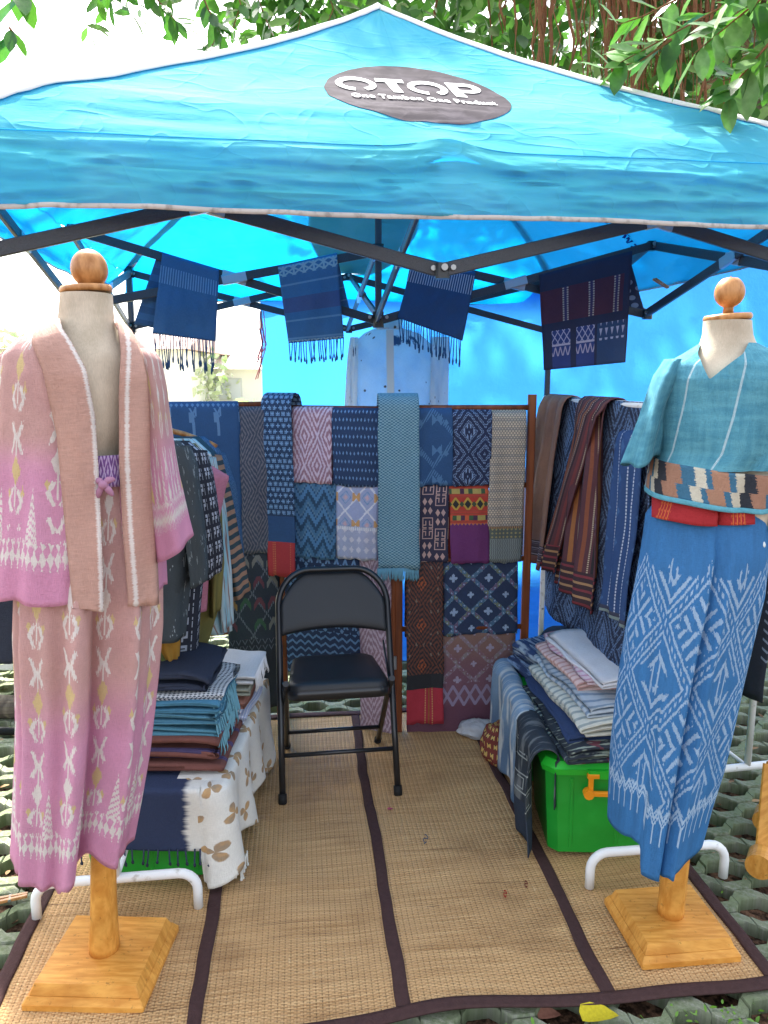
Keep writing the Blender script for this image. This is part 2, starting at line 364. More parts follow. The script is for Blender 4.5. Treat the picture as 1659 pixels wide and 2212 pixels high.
# ------------------------------------------------------------------ the reed mat
matt = thing('reed_mat', 'straw coloured woven reed mat with dark brown cloth bindings under the chair', 'mat', mw(0, .8))
def mat_z(u, v): 
    return .013 + .010 * vn((u * 2.3, v * 2.1, 0)) + .007 * vn((u * 5, v * 2.5, 3)) + .004 * vn((u * 3, v * 14, 5)) + .02 * max(0, vn((u * 1.1, v * 3, 8)) - .25)
mat_zv = np.vectorize(mat_z)
EDG = [-1.05, -.53, 0.0, .545, 1.0]
def wob(u0, v): return .010 * vn((u0 * 3.1 + 5, v * 2.2, 1)) + .004 * vn((u0 * 7, v * 9, 2))
wobv = np.vectorize(wob)
def mstrip(u0, u1, v0, v1, lift, nu, nv, name, m):
    def fn(S_, T_):
        V = v0 + (v1 - v0) * T_; U = u0 + wobv(u0, V) + (u1 + wobv(u1, V) - u0 - wobv(u0, V)) * S_
        Vw = V + (.008 * np.sin(U * 5 + 1) + .006 * np.sin(U * 11)) * (1 - np.minimum(1, np.abs(V) * 4)); Z = mat_zv(U, Vw) + lift
        Vw = Vw - (.032 - .045 * np.minimum(U, 0)) * np.clip(1 - V / .8, 0, 1); x = MO[0] + U * math.cos(MR) - Vw * math.sin(MR); y = MO[1] + U * math.sin(MR) + Vw * math.cos(MR)
        return np.stack([x, y, Z], -1), np.stack([U, V], -1)
    return sheet(name, fn, nu, nv, m, matt, thick=.005)
for a, b in zip(EDG[:-1], EDG[1:]): mstrip(a, b, 0, 1.72, 0, 24, 70, 'mat_panel', M_mat)
for e in EDG: mstrip(e - .019, e + .019, -.012, 1.73, .004, 5, 80, 'binding', M_band)
mstrip(-1.06, 1.01, -.020, .018, .0065, 90, 5, 'binding', M_band)
mstrip(-1.06, 1.01, 1.705, 1.745, .0065, 60, 4, 'binding', M_band)

# ------------------------------------------------------------------ the tent
ZE, ZB, ZP, HS = 2.335, 2.08, 3.335, 1.5
tent = thing('canopy_tent', 'pop-up market tent with cyan canopy, printed oval logo and dark scissor frame', 'tent', T(0, 1.5, 0))
def gq(q): return .86 * q + .14 * q ** 3
def roof_z(u, v):                                  # v measured from the front edge
    q = 1 - max(abs(u), abs(v - 1.5)) / HS; q = max(q, 0)
    z = ZE + (ZP - ZE) * gq(q)
    k = max(0, 1 - q * 2.8)
    z += k * (.022 * vn((u * 1.1, v * 6.5, 2)) + .010 * vn((u * 2.6 + v * 3, v * 14, 6)) + .008 * max(0, 1 - abs(vn((u * 1.4 + v, v * 8, 15))) * 6)) * min(1, v * 12 + .15)
    z += .004 * vn((u * 2.2, v * 6.0, 11)) + .012 * max(0, q - .55) * vn((math.atan2(u, v - 1.5) * 9, q * 2, 4))
    sag = .035 * math.sin(math.pi * min(1, q * 1.4)) * (1 - min(1, abs(abs(u) - abs(v - 1.5)) * 8))
    e = abs(abs(u) - abs(v - 1.5)); z -= .03 * math.sin(math.pi * q) * min(1, e * 2.5)
    z += .025 * math.exp(-((u / .12) ** 2)) * math.exp(-(v / .10) ** 2) + .030 - .062 * max(0, 1 - q / .20) ** 2
    return z
def edge_z(u): return .012 * vn((u * 1.7, 3, 0)) + .004 * u
def roof_face(ang):
    def fn(S_, T_):
        p = np.zeros(S_.shape + (3,)); uv = np.stack([S_, T_], -1)
        for i in range(S_.shape[0]):
            for j in range(S_.shape[1]):
                q = T_[i, j] ** .9; a = (S_[i, j] * 2 - 1) * HS * (1 - q) ; d = HS * (1 - q)
                ca, sa = round(math.cos(ang)), round(math.sin(ang)); lx, ly = a, -d
                u, v = lx * ca - ly * sa, lx * sa + ly * ca + 1.5
                p[i, j] = T(u, v, roof_z(u, v))
        return p, uv
    return fn
sheet('roof_panel', roof_face(0), 170, 110, M_canopy, tent, thick=.0)
for a in (1, 2, 3): sheet('roof_panel', roof_face(a * math.pi / 2), 60, 36, M_canopy, tent, thick=.0)
def val_off(u, t, k):                              # valance bulges and horizontal creases
    f = min(1, t * 3)
    a = abs(u); n1 = vn((u * .9 + t * .5, t * 3.2, 20 + k)); n2 = vn((u * 1.6 + t * 1.8, t * 6, 23 + k)); n3 = vn((u * 3.5 - t * 2, t * 9, 27 + k))
    cr = .012 * (max(0, 1 - abs(n2) * 6) + .7 * max(0, 1 - abs(n3) * 6))
    fan = .010 * math.exp(-(u / .45) ** 2) * vn((math.atan2(t + .1, u) * 5, 1, 31 + k))
    return f * (.024 * n1 + .012 * n2 + .006 * n3 + cr + fan) + .02 * math.exp(-(u / .07) ** 2) * math.exp(-t * 4) + .10 * (1 - (1 - t) ** 2.2)
def valance(ang, nu, nv, k, name='valance'):
    ca, sa = round(math.cos(ang)), round(math.sin(ang))
    def fn(S_, T_):
        p = np.zeros(S_.shape + (3,))
        for i in range(S_.shape[0]):
            for j in range(S_.shape[1]):
                a = (S_[i, j] * 2 - 1); t = T_[i, j]; o_ = val_off(a * HS, t, k) - .004
                lx, ly = a * (HS + .03 * t), -HS - o_
                u, v = lx * ca - ly * sa, lx * sa + ly * ca + 1.5
                u0, v0 = a * HS * ca + HS * sa, a * HS * sa - HS * ca + 1.5
                zt = roof_z(min(max(u0, -HS), HS), min(max(v0, 0), 3))
                p[i, j] = T(u, v, zt + (ZB + edge_z(a * HS + k) - zt) * t)
        return p, np.stack([S_ * 3, T_ * .25], -1)
    return fn, sheet(name, fn, nu, nv, M_canopy, tent, thick=.0)
vf = []
for k, (ang, nu, nv) in enumerate(((0, 170, 30), (math.pi / 2, 60, 10), (math.pi, 60, 10), (-math.pi / 2, 60, 10))):
    fnv, _ = valance(ang, nu, nv, k * 7)
    def trim(S_, T_, fnv=fnv):
        p, uv = fnv(S_, np.ones_like(T_)); p = p.copy(); q, _ = fnv(S_, np.full_like(T_, .93)); n = p[:, :1] - q[:, :1]
        c = T(0, 1.5, 0); out = p - np.array([c.x, c.y, 0]); out[..., 2] = 0; out /= np.linalg.norm(out, axis=2, keepdims=True)
        p = p + out * .003; p[..., 2] += .008 - .014 * T_
        return p, uv
    sheet('edge_binding', trim, 120 if k == 0 else 40, 3, M_trim, tent, thick=.003)
for sx, sy in ((-1, -1), (1, -1), (1, 1), (-1, 1)):      # seam tape along each hip
    def hip(S_, T_, sx=sx, sy=sy):
        p = np.zeros(S_.shape + (3,))
        for i in range(S_.shape[0]):
            for j in range(S_.shape[1]):
                r_ = HS * S_[i, j]; w_ = (T_[i, j] - .5) * .042
                u, v = sx * (r_ + w_), 1.5 + sy * (r_ - w_)
                u = max(-HS, min(HS, u)); v = max(0, min(3, v)); p[i, j] = T(u, v, roof_z(u, v) + .006 + .006 * (1 - abs(T_[i, j] - .5) * 2))
        return p, np.stack([S_, T_], -1)
    sheet('hip_tape', hip, 50, 5, M_hip, tent, thick=.003)
# printed oval and lettering on the front slope
def roof_at(x, y):
    r = ray(x, y); k = 2.2
    while k < 6:
        q = Vector((0, 0, CAM_H)) + r * k; d = Vector((q.x - F0[0], q.y - F0[1])); u, v = d.x * math.cos(TH) + d.y * math.sin(TH), -d.x * math.sin(TH) + d.y * math.cos(TH)
        if v > 0 and q.z < roof_z(u, v): break
        k += .004
    return u, v
lc0 = roof_at(700, 190); lc1 = roof_at(1125, 240); lt = roof_at(895, 148); lb = roof_at(935, 268)
LU, LV = (lc0[0] + lc1[0]) / 2, (lt[1] + lb[1]) / 2; LA, LB = (lc1[0] - lc0[0]) / 2, (lt[1] - lb[1]) / 2
def on_roof(a, b, lift): u, v = LU + a * LA, LV + b * LB; return T(u, v, roof_z(u, v) + lift)
vs, fs = [on_roof(0, 0, .003)], []
NR, NA = 36, 120
for i in range(1, NR + 1):
    for j in range(NA):
        t = 2 * math.pi * j / NA; e = 1 + .012 * vn((math.cos(t) * 6, math.sin(t) * 6, 2)) if i == NR else 1; vs.append(on_roof(i / NR * e * math.cos(t), i / NR * e * math.sin(t), .003))
fs = [(0, 1 + j, 1 + (j + 1) % NA) for j in range(NA)] + [(1 + (i - 1) * NA + j, 1 + i * NA + j, 1 + i * NA + (j + 1) % NA, 1 + (i - 1) * NA + (j + 1) % NA) for i in range(1, NR) for j in range(NA)]
logo = mesh('logo_patch', vs, fs, M_logo, tent)
def strip_poly(name, outer, inner):                # band between two polylines in logo units
    v = [on_roof(a, b, .0068) for a, b in outer] + [on_roof(a, b, .0068) for a, b in inner]; n = len(outer)
    return mesh(name, v, [(i, i + 1, n + i + 1, n + i) for i in range(n - 1)], M_ink, logo)
def letter_o(cx, cy, rx, ry, th):
    a0, a1 = R(-62), R(360 - 98); n = 40; ts = [a0 + (a1 - a0) * i / n for i in range(n + 1)]
    strip_poly('letter', [(cx + rx * math.cos(t), cy + ry * math.sin(t)) for t in ts], [(cx + (rx - th) * math.cos(t), cy + (ry - th * 1.5) * math.sin(t)) for t in ts])
def letter_poly(quads):
    v, f = [], []
    for q in quads:                                # each quad subdivided so that it follows the slope
        n = 6; b = len(v)
        for i in range(n + 1):
            for j in range(n + 1):
                s, t = i / n, j / n; x = (q[0][0] * (1-s) + q[1][0] * s) * (1-t) + (q[3][0] * (1-s) + q[2][0] * s) * t; y = (q[0][1] * (1-s) + q[1][1] * s) * (1-t) + (q[3][1] * (1-s) + q[2][1] * s) * t
                v.append(on_roof(x, y, .0068))
        f += [(b + i * (n+1) + j, b + (i+1) * (n+1) + j, b + (i+1) * (n+1) + j + 1, b + i * (n+1) + j + 1) for i in range(n) for j in range(n)]
    mesh('letter', v, f, M_ink, logo)
letter_o(-.64, .22, .225, .26, .075)
letter_poly([[(-.40, .36), (-.08, .36), (-.08, .48), (-.40, .48)], [(-.255, -.03), (-.155, -.03), (-.175, .37), (-.295, .37)]])
letter_o(.16, .22, .225, .26, .075)
letter_poly([[(.43, -.04), (.55, -.04), (.52, .48), (.41, .48)]])
ts = [R(90) - R(180) * i / 20 for i in range(21)]
strip_poly('letter', [(.50, .48)] + [(.62 + .17 * math.cos(t), .31 + .17 * math.sin(t)) for t in ts] + [(.50, .14)], [(.50, .38)] + [(.62 + .08 * math.cos(t), .31 + .07 * math.sin(t)) for t in ts] + [(.50, .24)])
def text_mesh(body, name, mat, mapf, parent, bold=.03, size=1.0):
    cu = bpy.data.curves.new(name, 'FONT'); cu.body = body; cu.size = size; cu.offset = bold; cu.resolution_u = 3; cu.space_character = 1.12; cu.align_x = 'CENTER'
    to = bpy.data.objects.new(name, cu); COL.objects.link(to); dg = bpy.context.evaluated_depsgraph_get(); me = to.evaluated_get(dg).to_mesh()
    v = [mapf(p.co.x, p.co.y) for p in me.vertices]; f = [tuple(p.vertices) for p in me.polygons]; wx = max(p.co.x for p in me.vertices)
    to.evaluated_get(dg).to_mesh_clear(); bpy.data.objects.remove(to); bpy.data.curves.remove(cu)
    return mesh(name, v, f, mat, parent, smooth=False)
text_mesh('One Tambon One Product', 'lettering', M_ink, lambda x, y: on_roof(x * .125 + .02, y * .23 - .35, .0085), logo, bold=.03)
# blue lettering on the back slope, seen through from below and so reversed
def under_at(x, y):
    r = ray(x, y); k = 3.9
    while k < 7:
        q = Vector((0, 0, CAM_H)) + r * k; d = Vector((q.x - F0[0], q.y - F0[1])); u, v = d.x * math.cos(TH) + d.y * math.sin(TH), -d.x * math.sin(TH) + d.y * math.cos(TH)
        if q.z > roof_z(u, v): break
        k += .004
    return u, v
tu, tv = under_at(1330, 500)
text_mesh('กรมการพัฒนาชุมชน', 'lettering', M_inkblue, lambda x, y: T(tu - x * .075, tv - y * .10 - .02, roof_z(tu - x * .075, tv - y * .10 - .02) - .012), tent, bold=.02)
bu, bv = under_at(785, 490); vs = [T(bu, bv, roof_z(bu, bv) + .008)]
for i in range(1, 9):
    for j in range(48):
        t = 2 * math.pi * j / 48; u, v = bu + i / 8 * LA * 1.05 * math.cos(t), bv + i / 8 * LB * 1.1 * math.sin(t); vs.append(T(u, v, roof_z(u, v) + .008))
mesh('logo_patch', vs, [(0, 1 + j, 1 + (j + 1) % 48) for j in range(48)] + [(1 + (i - 1) * 48 + j, 1 + i * 48 + j, 1 + i * 48 + (j + 1) % 48, 1 + (i - 1) * 48 + (j + 1) % 48) for i in range(1, 8) for j in range(48)], M_logo, tent)

# frame: legs, edge scissors, inner scissors, centre pole
ZT, ZL = 2.30, 1.945
def leg(u, v):
    m = MB(); m.bar(T(u, v, 1.0), T(u, v, 2.31), .038, .038, up=(0, 1, 0)); lg = m.build('leg', M_bar, tent)
    us, vs_ = u * 1.10, 1.5 + (v - 1.5) * 1.04; m = MB(); m.bar(T(us, vs_, .012), T(u, v, 1.02), .030, .030, up=(0, 1, 0)); m.build('inner_leg', M_bar, lg)
    m = MB(); m.bar(T(us - .05, vs_, .006), T(us + .05, vs_, .006), .10, .012); m.build('foot_plate', M_zinc, lg)
    for z in (ZT, ZL):
        m = MB(); m.bar(T(u, v, z - .035), T(u, v, z + .035), .056, .056, up=(0, 1, 0)); m.build('corner_bracket', M_black, lg)
I0 = 1.47
for u in (-I0, I0):
    for v in (1.5 - I0, 1.5 + I0): leg(u, v)
def scissor(a, b, off):
    """two crossed bars between upright stations a and b (plan), with sleeve and bolts"""
    ax, ay, bx, by = *a, *b; d = Vector((bx - ax, by - ay)).normalized(); n = Vector((-d.y, d.x)) * off
    m1 = MB().bar(T(ax + n.x, ay + n.y, ZT), T(bx + n.x, by + n.y, ZL), .016, .044).build('scissor_bar', M_bar, tent)
    m2 = MB().bar(T(ax - n.x, ay - n.y, ZL), T(bx - n.x, by - n.y, ZT), .016, .044).build('scissor_bar', M_bar, tent)
    mx_, my_ = (ax + bx) / 2, (ay + by) / 2; e = Vector((bx - ax, by - ay)); k = .055 / e.length
    for s_, (za, zb), par in ((1, (ZT, ZL), m1), (-1, (ZL, ZT), m2)):
        zc = (za + zb) / 2; dz = (zb - za) * k
        MB().bar(T(mx_ - e.x * k + s_ * n.x, my_ - e.y * k + s_ * n.y, zc - dz), T(mx_ + e.x * k + s_ * n.x, my_ + e.y * k + s_ * n.y, zc + dz), .021, .049).build('sleeve', M_zinc, par)
        for (x, y, z) in ((ax, ay, za), (bx, by, zb)):
            t = .03 / e.length * (1 if (x, y) == (ax, ay) else -1)
            c = T(x + e.x * t + s_ * n.x, y + e.y * t + s_ * n.y, z + (zb - za) * t); nn = T(n.x * 10, n.y * 10, 0) - T(0, 0, 0); nn.normalize()
            MB().tube([c - nn * .016, c + nn * .016], .009, 8).build('bolt', M_bolt, par)
def node(u, v, z, nm='joint'):
    m = MB(); m.bar(T(u, v, z - .026), T(u, v, z + .022), .045, .045, up=(0, 1, 0)); j = m.build(nm, M_black, tent)
    a = T(u, v - .031, z + .006); MB().tube([a, a + Vector((0, -.008, 0))], .011, 10).build('bolt', M_bolt, j)
cs = [(-I0, 1.5 - I0), (I0, 1.5 - I0), (I0, 1.5 + I0), (-I0, 1.5 + I0)]
for k in range(4):
    a, b = cs[k], cs[(k + 1) % 4]; mid = ((a[0] + b[0]) / 2, (a[1] + b[1]) / 2)
    scissor(a, mid, .012); scissor(b, mid, .012); node(*mid, ZT); node(*mid, ZL)
    # inner scissors from the middle of each side to the centre pole
    ZT0, ZL0 = ZT, ZL; c = (0.0, 1.5)
    d = Vector((c[0] - mid[0], c[1] - mid[1])).normalized(); n = Vector((-d.y, d.x)) * .012
    for s_, za, zb in ((1, ZT, 1.90), (-1, ZL, 2.23)):
        br = MB().bar(T(mid[0] + n.x * s_, mid[1] + n.y * s_, za), T(c[0] + n.x * s_ - d.x * .02, c[1] + n.y * s_ - d.y * .02, zb), .016, .042).build('scissor_bar', M_bar, tent)
        t0 = .47; t1 = .55
        MB().bar(T(mid[0] + (c[0] - mid[0]) * t0 + n.x * s_, mid[1] + (c[1] - mid[1]) * t0 + n.y * s_, za + (zb - za) * t0), T(mid[0] + (c[0] - mid[0]) * t1 + n.x * s_, mid[1] + (c[1] - mid[1]) * t1 + n.y * s_, za + (zb - za) * t1), .021, .047).build('sleeve', M_zinc, br)
        tt = .97; pbt = T(mid[0] + (c[0] - mid[0]) * tt, mid[1] + (c[1] - mid[1]) * tt, za + (zb - za) * tt); MB().tube([pbt + Vector((0, -.03, 0)), pbt + Vector((0, .03, 0))], .009, 8).build('bolt', M_bolt, br)
cp = MB().bar(T(0, 1.5, 1.87), T(0, 1.5, 3.30), .034, .034, up=(0, 1, 0)).build('centre_pole', M_bar, tent)
MB().bar(T(0, 1.5, 1.86), T(0, 1.5, 1.94), .055, .055, up=(0, 1, 0)).build('slider', M_black, cp)
MB().bar(T(0, 1.5, 2.19), T(0, 1.5, 2.27), .055, .055, up=(0, 1, 0)).build('slider', M_black, cp)

# ------------------------------------------------------------------ blue tarp wall
BA, BB = T(-2, 3.06, 0), T(2, 3.06, 0)
u0 = hit(566, 800, BA, BB)[0] - 2.0
def sm_(x, a, b): t = max(0, min(1, (x - a) / (b - a))); return t * t * (3 - 2 * t)
def tarp_fn(S_, T_):
    p = np.zeros(S_.shape + (3,)); U0, U1 = u0, 4.2
    for i in range(S_.shape[0]):
        for j in range(S_.shape[1]):
            u = U0 + (U1 - U0) * S_[i, j]; s = T_[i, j] * 3.5; top = 2.14 + .015 * math.cos(u * 4.2) + .30 * sm_(u, 1.25, 1.6)
            if s < top - .16: z = top - s; v = 3.03 + .04 * vn((u * 1.6, z * .8, 3)) + .03 * vn((u * 4, z * 1.2, 9)) - .03 * (1 - z / top)
            else:
                r_ = s - (top - .16); ph = min(r_ / .25, math.pi / 2); z = .16 - .16 * math.sin(ph) + .004 + .012 * abs(vn((u * 5, r_ * 4, 1))); v = 3.03 - max(0, r_ - .25) - .16 * (1 - math.cos(ph))
            p[i, j] = T(u, v, z)
    return p, np.stack([S_ * 3, T_ * 3.35], -1)
tarp = tag(sheet('tarp_wall', tarp_fn, 110, 110, M_tarp, thick=0, origin=T(.8, 3.0, 0)), 'bright blue tarp hung as back wall behind the wooden display screen', 'tarp')
# ------------------------------------------------------------------ textile patterns (u, v in metres; v runs down from the fold)
def plain(c, amt=.35):
    return lambda u, v: mulc(c, nz(u * 6.0, v * 40.0, 4, 3) * amt + (1 - amt / 2))
def rings(base, col, Pu, Pv, k, duty, col2=None, jn=350.0, ja=.006, warp=True, hatch=0.0, lo=0.0):
    def f(u, v):
        if warp: u2, v2 = u, jit_v(u, v, jn, ja)
        else: u2, v2 = jit_u(u, v, jn, ja), v
        D = diam(u2, v2, Pu, Pv); g = fr(D * k) < duty
        if hatch: g = g & (fr(u * hatch) < .62)
        if lo: g = g & (D > lo)
        c = mixc(g, base, col)
        if col2 is not None: c = mixc((D < .28), c, col2)
        return c
    return f
def dots(base, col, Pu, Pv, s=.45, col2=None):
    def f(u, v):
        v2 = jit_v(u, v, 420.0, .004); r_ = fl(v2 / Pv); D = tri(u / Pu + alt(v2 / Pv) * .5) + tri(v2 / Pv); c = mixc(D < s, base, col)
        return mixc((D > 1.55) & (D < 1.75), c, col2) if col2 is not None else c
    return f
def stepped(f, n): return lambda u, v: f(fl(u * n) / n, fl(v * n) / n)
def bands(f0, stops):
    """stops: [(v0, f)] further patterns below given distances from the fold"""
    def f(u, v):
        c = f0(u, v) if callable(f0) else f0
        for v0, g in stops: c = mixc(v > v0, c, g(u, v) if callable(g) else g)
        return c
    return f
def vstripes(base, items, P_):
    """items: [(centre 0-1, half width, colour, dotted)]"""
    def f(u, v):
        x = fr(u / P_); c = base
        for a, h, col, dt in items:
            g = ab(x - a) < h
            if dt: g = g & (fr(v / .008) < .5)
            c = mixc(g, c, col)
        return c
    return f
NAVY, DEEP, STEEL, PALE, TEAL, RUST = S('#1b3f6b'), S('#12284a'), S('#7d9cc0'), S('#b9c6d6'), S('#2f7f97'), S('#9a5a35')

def deer(u, v):
    x, y = ce(u / .105) * .105, ce(v / .20) * .20
    g = box(x, y - .02, .006, .03) | box(x + .006, y + .03, .011, .022) | ((ab(ab(x) - ab(y + .045) * .5) < .004) & (ab(y + .05) < .02)) | box(x - .012, y + .055, .004, .02)
    g = g & (y > -.075)
    top = (tri(u / .022) + tri(v / .03) < .7) & (v < .025)
    return mixc((g | top) * .75, S('#24517f'), S('#6f96bd'))
def slate(u, v):
    v2 = jit_v(u, v, 400.0, .006); D = diam(u, v2, .13, .20); x, y = ce(u / .065), ce(v2 / .10)
    c = mixc((D > .93) & (D < 1.07) & (fr(u * 120.0) < .6), S('#232b36'), S('#6f7680'))
    m = (ab(ab(x) * 1.1 - (y + .25)) < .16) & (ab(x) < .4) & (ab(y) < .3)
    hue = wn2(fl(u / .065), fl(v2 / .10))
    c = mixc(m * (hue < .34), c, S('#7d7a72')); c = mixc(m * ((hue > .34) & (hue < .55)), c, S('#345a3c')); c = mixc(m * ((hue > .55) & (hue < .78)), c, S('#6b333d')); c = mixc(m * (hue > .86), c, S('#a5793e'))
    low = (tri(u / .03 ) + fr(v / .03) < .9) & (tri(u / .03) + fr(v / .03) > .6)
    return mixc(v > .42, c, mixc(low * (v < .48), S('#1d222b'), S('#5a606a')))
def navycross(u, v):
    x, y = tri(u / .026 + alt(v / .026) * .5), tri(v / .026); g = ((x < .18) & (y < .7)) | ((y < .18) & (x < .7)); d = (diam(u, v, .013, .013) < .5) & (diam(u, v, .052, .104) > .9)
    return mixc(g | d, S('#143357'), S('#7fa6cc'))
red_end = vstripes(S('#b3282c'), [(.18, .03, S('#c9613a'), True), (.24, .01, S('#d89a50'), True), (.80, .02, S('#c9613a'), True)], .14)
def zig(u, v):
    q = 130.0; u2, v2 = fl(u * q) / q, v; z = v2 / .105 + tri(u2 / .075) * .62 + (wn(fl(u * q)) - .5) * .05; k = fr(z)
    c = mixc(k < .28, S('#4c7fa8'), S('#17415f')); c = mixc((k > .28) & (k < .52), c, S('#3f6f92')); c = mixc((k > .52) & (k < .62), c, S('#5b7f97')); return mixc((k > .62) & (k < .72), c, S('#1d4c72'))
def laven(u, v):
    q = 240.0; a, b = fl(u * q) / q, fl(v * q) / q; D = diam(a, b, .105, .12); x, y = ce(u / .105 + .5), ce(v / .12)
    c = mixc((D > .92) & (D < 1.12), S('#a9b0d0'), S('#e6e3ea')); c = mixc((D > .42) & (D < .52), c, S('#7e9cc4')); c = mixc(D < .22, c, S('#d7b3bb'))
    bow = (ab(y) < ab(x) * 1.3 + .03) & (ab(x) < .18) & (ab(y) < .16); c = mixc(bow, c, S('#d9a56a'))
    low = mixc(diam(a, b, .035, .045) < .7, S('#b3b5cd'), S('#dcd6de'))
    return mixc(v > .19, c, mixc((ab(v - .2) < .007) & (fr(u * 110.0) < .6), low, S('#eceaee')))
def tria(u, v):
    v2 = jit_v(u, v, 500.0, .004); y = fr(v2 / .05); x = tri(u / .042 + alt(v2 / .05) * .5)
    g = ((x < y * .8) & (x > y * .8 - .45) & (y < .8)) | (diam(u, v2, .084, .10) < .25)
    h = ab(ce(v2 / .034) + tri(u / .042) * .5 - .25) < .16
    return mixc(v > .36, mixc(g, S('#10294d'), S('#6b8fb6')), mixc(h, S('#10294d'), S('#5f86ad')))
def scarf_weave(u, v):
    q = nz(u * 9.0, v * 9.0, 4, 3); k = fr(u / .018 + fl(v / .0062) * .5 + q * .8)
    return mixc(k < .5, S('#8fb4bd'), S('#2f6d86'))
def tealbird(u, v):
    v2 = jit_v(u, v, 450.0, .005); D = diam(u, v2, .21, .26); st = (D > .80) & (D < 1.02) & (fr(u / .011 + v / .02) < .55)
    x, y = ce(u / .10 + .2), ce(v2 / .13 + .1); bow = (ab(y) < ab(x) * .9 + .02) & (ab(x) < .2) & (ab(y) < .18)
    tri_ = (diam(u, v2, .105, .13) < .22)
    return mixc((st | bow | tri_) * .8, S('#1f4f7d'), S('#5583ac'))
def navydia(u, v):
    v2 = jit_v(u, v, 260.0, .007); D = diam(u, v2, .145, .19); k = fr(D * 2.6)
    g = ((k < .16) | ((k > .30) & (k < .42) & (D > .5))) & (fr(u * 160.0) < .7); hk = (D < .42) & (D > .24) & (fr(u * 70.0) < .4)
    return mixc(g | hk, S('#101f45'), S('#8aa3c6'))
def scales(u, v):
    x, y = ce(u / .012 + alt(v / .0095) * .5) * .012, ce(v / .0095) * .0095; d = m_('SQRT', x * x + y * y)
    row = fr(v / .038); c = mixc(d < .0042, S('#8d8378'), S('#d8c6a9')); return mixc((row < .34) & (d < .0046) & (d > .0022), c, S('#a39a90'))
def goldend(u, v):
    c = mixc(diam(u, v, .017, .017) < .62, S('#5b6258'), S('#a59a62')); c = mixc(v > .56, c, mixc(fr(u / .008 + sn(v * 300.0) * .2) < .5, S('#5f6864'), S('#8b938c'))); return mixc(v < .515, c, mixc(fr(u / .009) < .6, S('#4e3c3a'), S('#b08a5a')))
def gspiral(u, v):
    P_, Q = .112, .098; ph = alt(u / (P_ / 2)); v2 = v + ph * Q / 2
    x, y = ce(u / (P_ / 2)) * P_ / 2, ce(v2 / Q) * Q; ay = ab(y) - Q * .25; lx = x
    up = ab(y) ; r1 = mx(ab(x), ab(ay))
    ring = (r1 < .0235) & (r1 > .0195); cut = (ab(x) < .005) & (ay < -.012); st = ((ab(ab(x) - .0085) < .0022) & (ay > -.012) & (ay < .009)) | ((ab(ay + .010) < .0022) & (ab(x) > .0085) & (ab(x) < .02) & (ay < 0.0))
    g = (ring & ~cut) | st
    h = (ab(ab(x) - .012) / .010 + ab(ab(y) - .02) / .017 < 1.0)
    row = alt(v2 / Q)
    return mixc(mixs(row, g, h), S('#2e2944'), S('#c9a79c'))
def mixs(f, a, b): return a * (1.0 - f) + b * f
def redband(u, v):
    c = mixc(fr(v / .012) < .45, S('#b34328'), S('#c9402b')); y = v
    D = diam(u, v + .017, .052, .07); mid = (ab(v - .086) < .027); c = mixc(mid, c, S('#c2361f')); c = mixc(mid & (D < .95) & (D > .55), c, S('#c8a23a')); c = mixc(mid & (D < .55), c, S('#202018')); c = mixc(mid & (diam(u + .026, v + .017, .052, .07) < .4), c, S('#3d4a2c'))
    for y0 in (.032, .148): 
        b = ab(v - y0) < .011; h = wn(fl(u / .018) + y0 * 99.0); c = mixc(b & (h < .3), c, S('#3c5a34')); c = mixc(b & (h > .3) & (h < .5), c, S('#4b2340')); c = mixc(b & (h > .5) & (h < .7), c, S('#b9a253')); c = mixc(b & (h > .7), c, S('#d9622f'))
    return mixc(v > .172, c, mixc((v < .182) & (tri(u / .016) + (v - .172) / .010 < .9), S('#6d2465'), S('#c97a45')))
def brownik(u, v):
    v2 = jit_v(u, v, 380.0, .009); D = diam(u, v2, .125, .19); k = fr(D * 4.0); c = mixc(k < .45, S('#1d1618'), S('#7a3f24'))
    c = mixc((D < .35) & (k < .5), c, S('#b8591f')); c = mixc((diam(u, v2, .031, .05) < .35) & (D > 1.05) & (D < 1.6), c, S('#8c7a66')); return mixc(nz(u, v, 14, 3) * .35, c, S('#2a1a18'))
def flowers(base, fc, ribs, Pu, Pv):
    def f(u, v):
        v2 = jit_v(u, v, 420.0, .004); D = diam(u, v2, Pu, Pv); rib = (D > .78) & (D < 1.10); seg = fl(u / (Pu / 8)); h = wn(seg + fl(v2 / (Pv / 8)) * 7.0)
        c = base(u, v) if callable(base) else base
        for i, rc in enumerate(ribs): c = mixc(rib & (h > i / len(ribs)) & (h < (i + 1) / len(ribs)) & (fr(u * 210.0) < .75), c, rc)
        c = mixc(rib & (diam(u, v2, Pu / 8, Pv / 8) < .45), c, fc)
        x, y = ce(u / Pu) * Pu, ce(v2 / Pv) * Pv; r_ = m_('SQRT', x * x + y * y); a = m_('ARCTAN2', y, x); pet = r_ < (ab(m_('COSINE', a * 2.0)) * .6 + .4) * .019
        x2, y2 = ce(u / Pu + .5) * Pu, ce(v2 / Pv + .5) * Pv; r2 = m_('SQRT', x2 * x2 + y2 * y2); a2 = m_('ARCTAN2', y2, x2); pet2 = r2 < (ab(m_('COSINE', a2 * 2.0)) * .6 + .4) * .015
        return mixc(pet | pet2, c, fc)
    return f
def mauve(u, v):
    c = mixc(smooth(v, .0, .22), S('#8d6a5c'), S('#7c5261')); return c
def mauveend(u, v):
    y = v - .30; h = ab(tri(u / .052) - 1.0 + ab(y) / .045); g = (h < .28) & (ab(y) < .05); return mixc(g, mixc(smooth(v, .30, .36), S('#7c5261'), S('#6b3b4e')), S('#9a8aa5'))

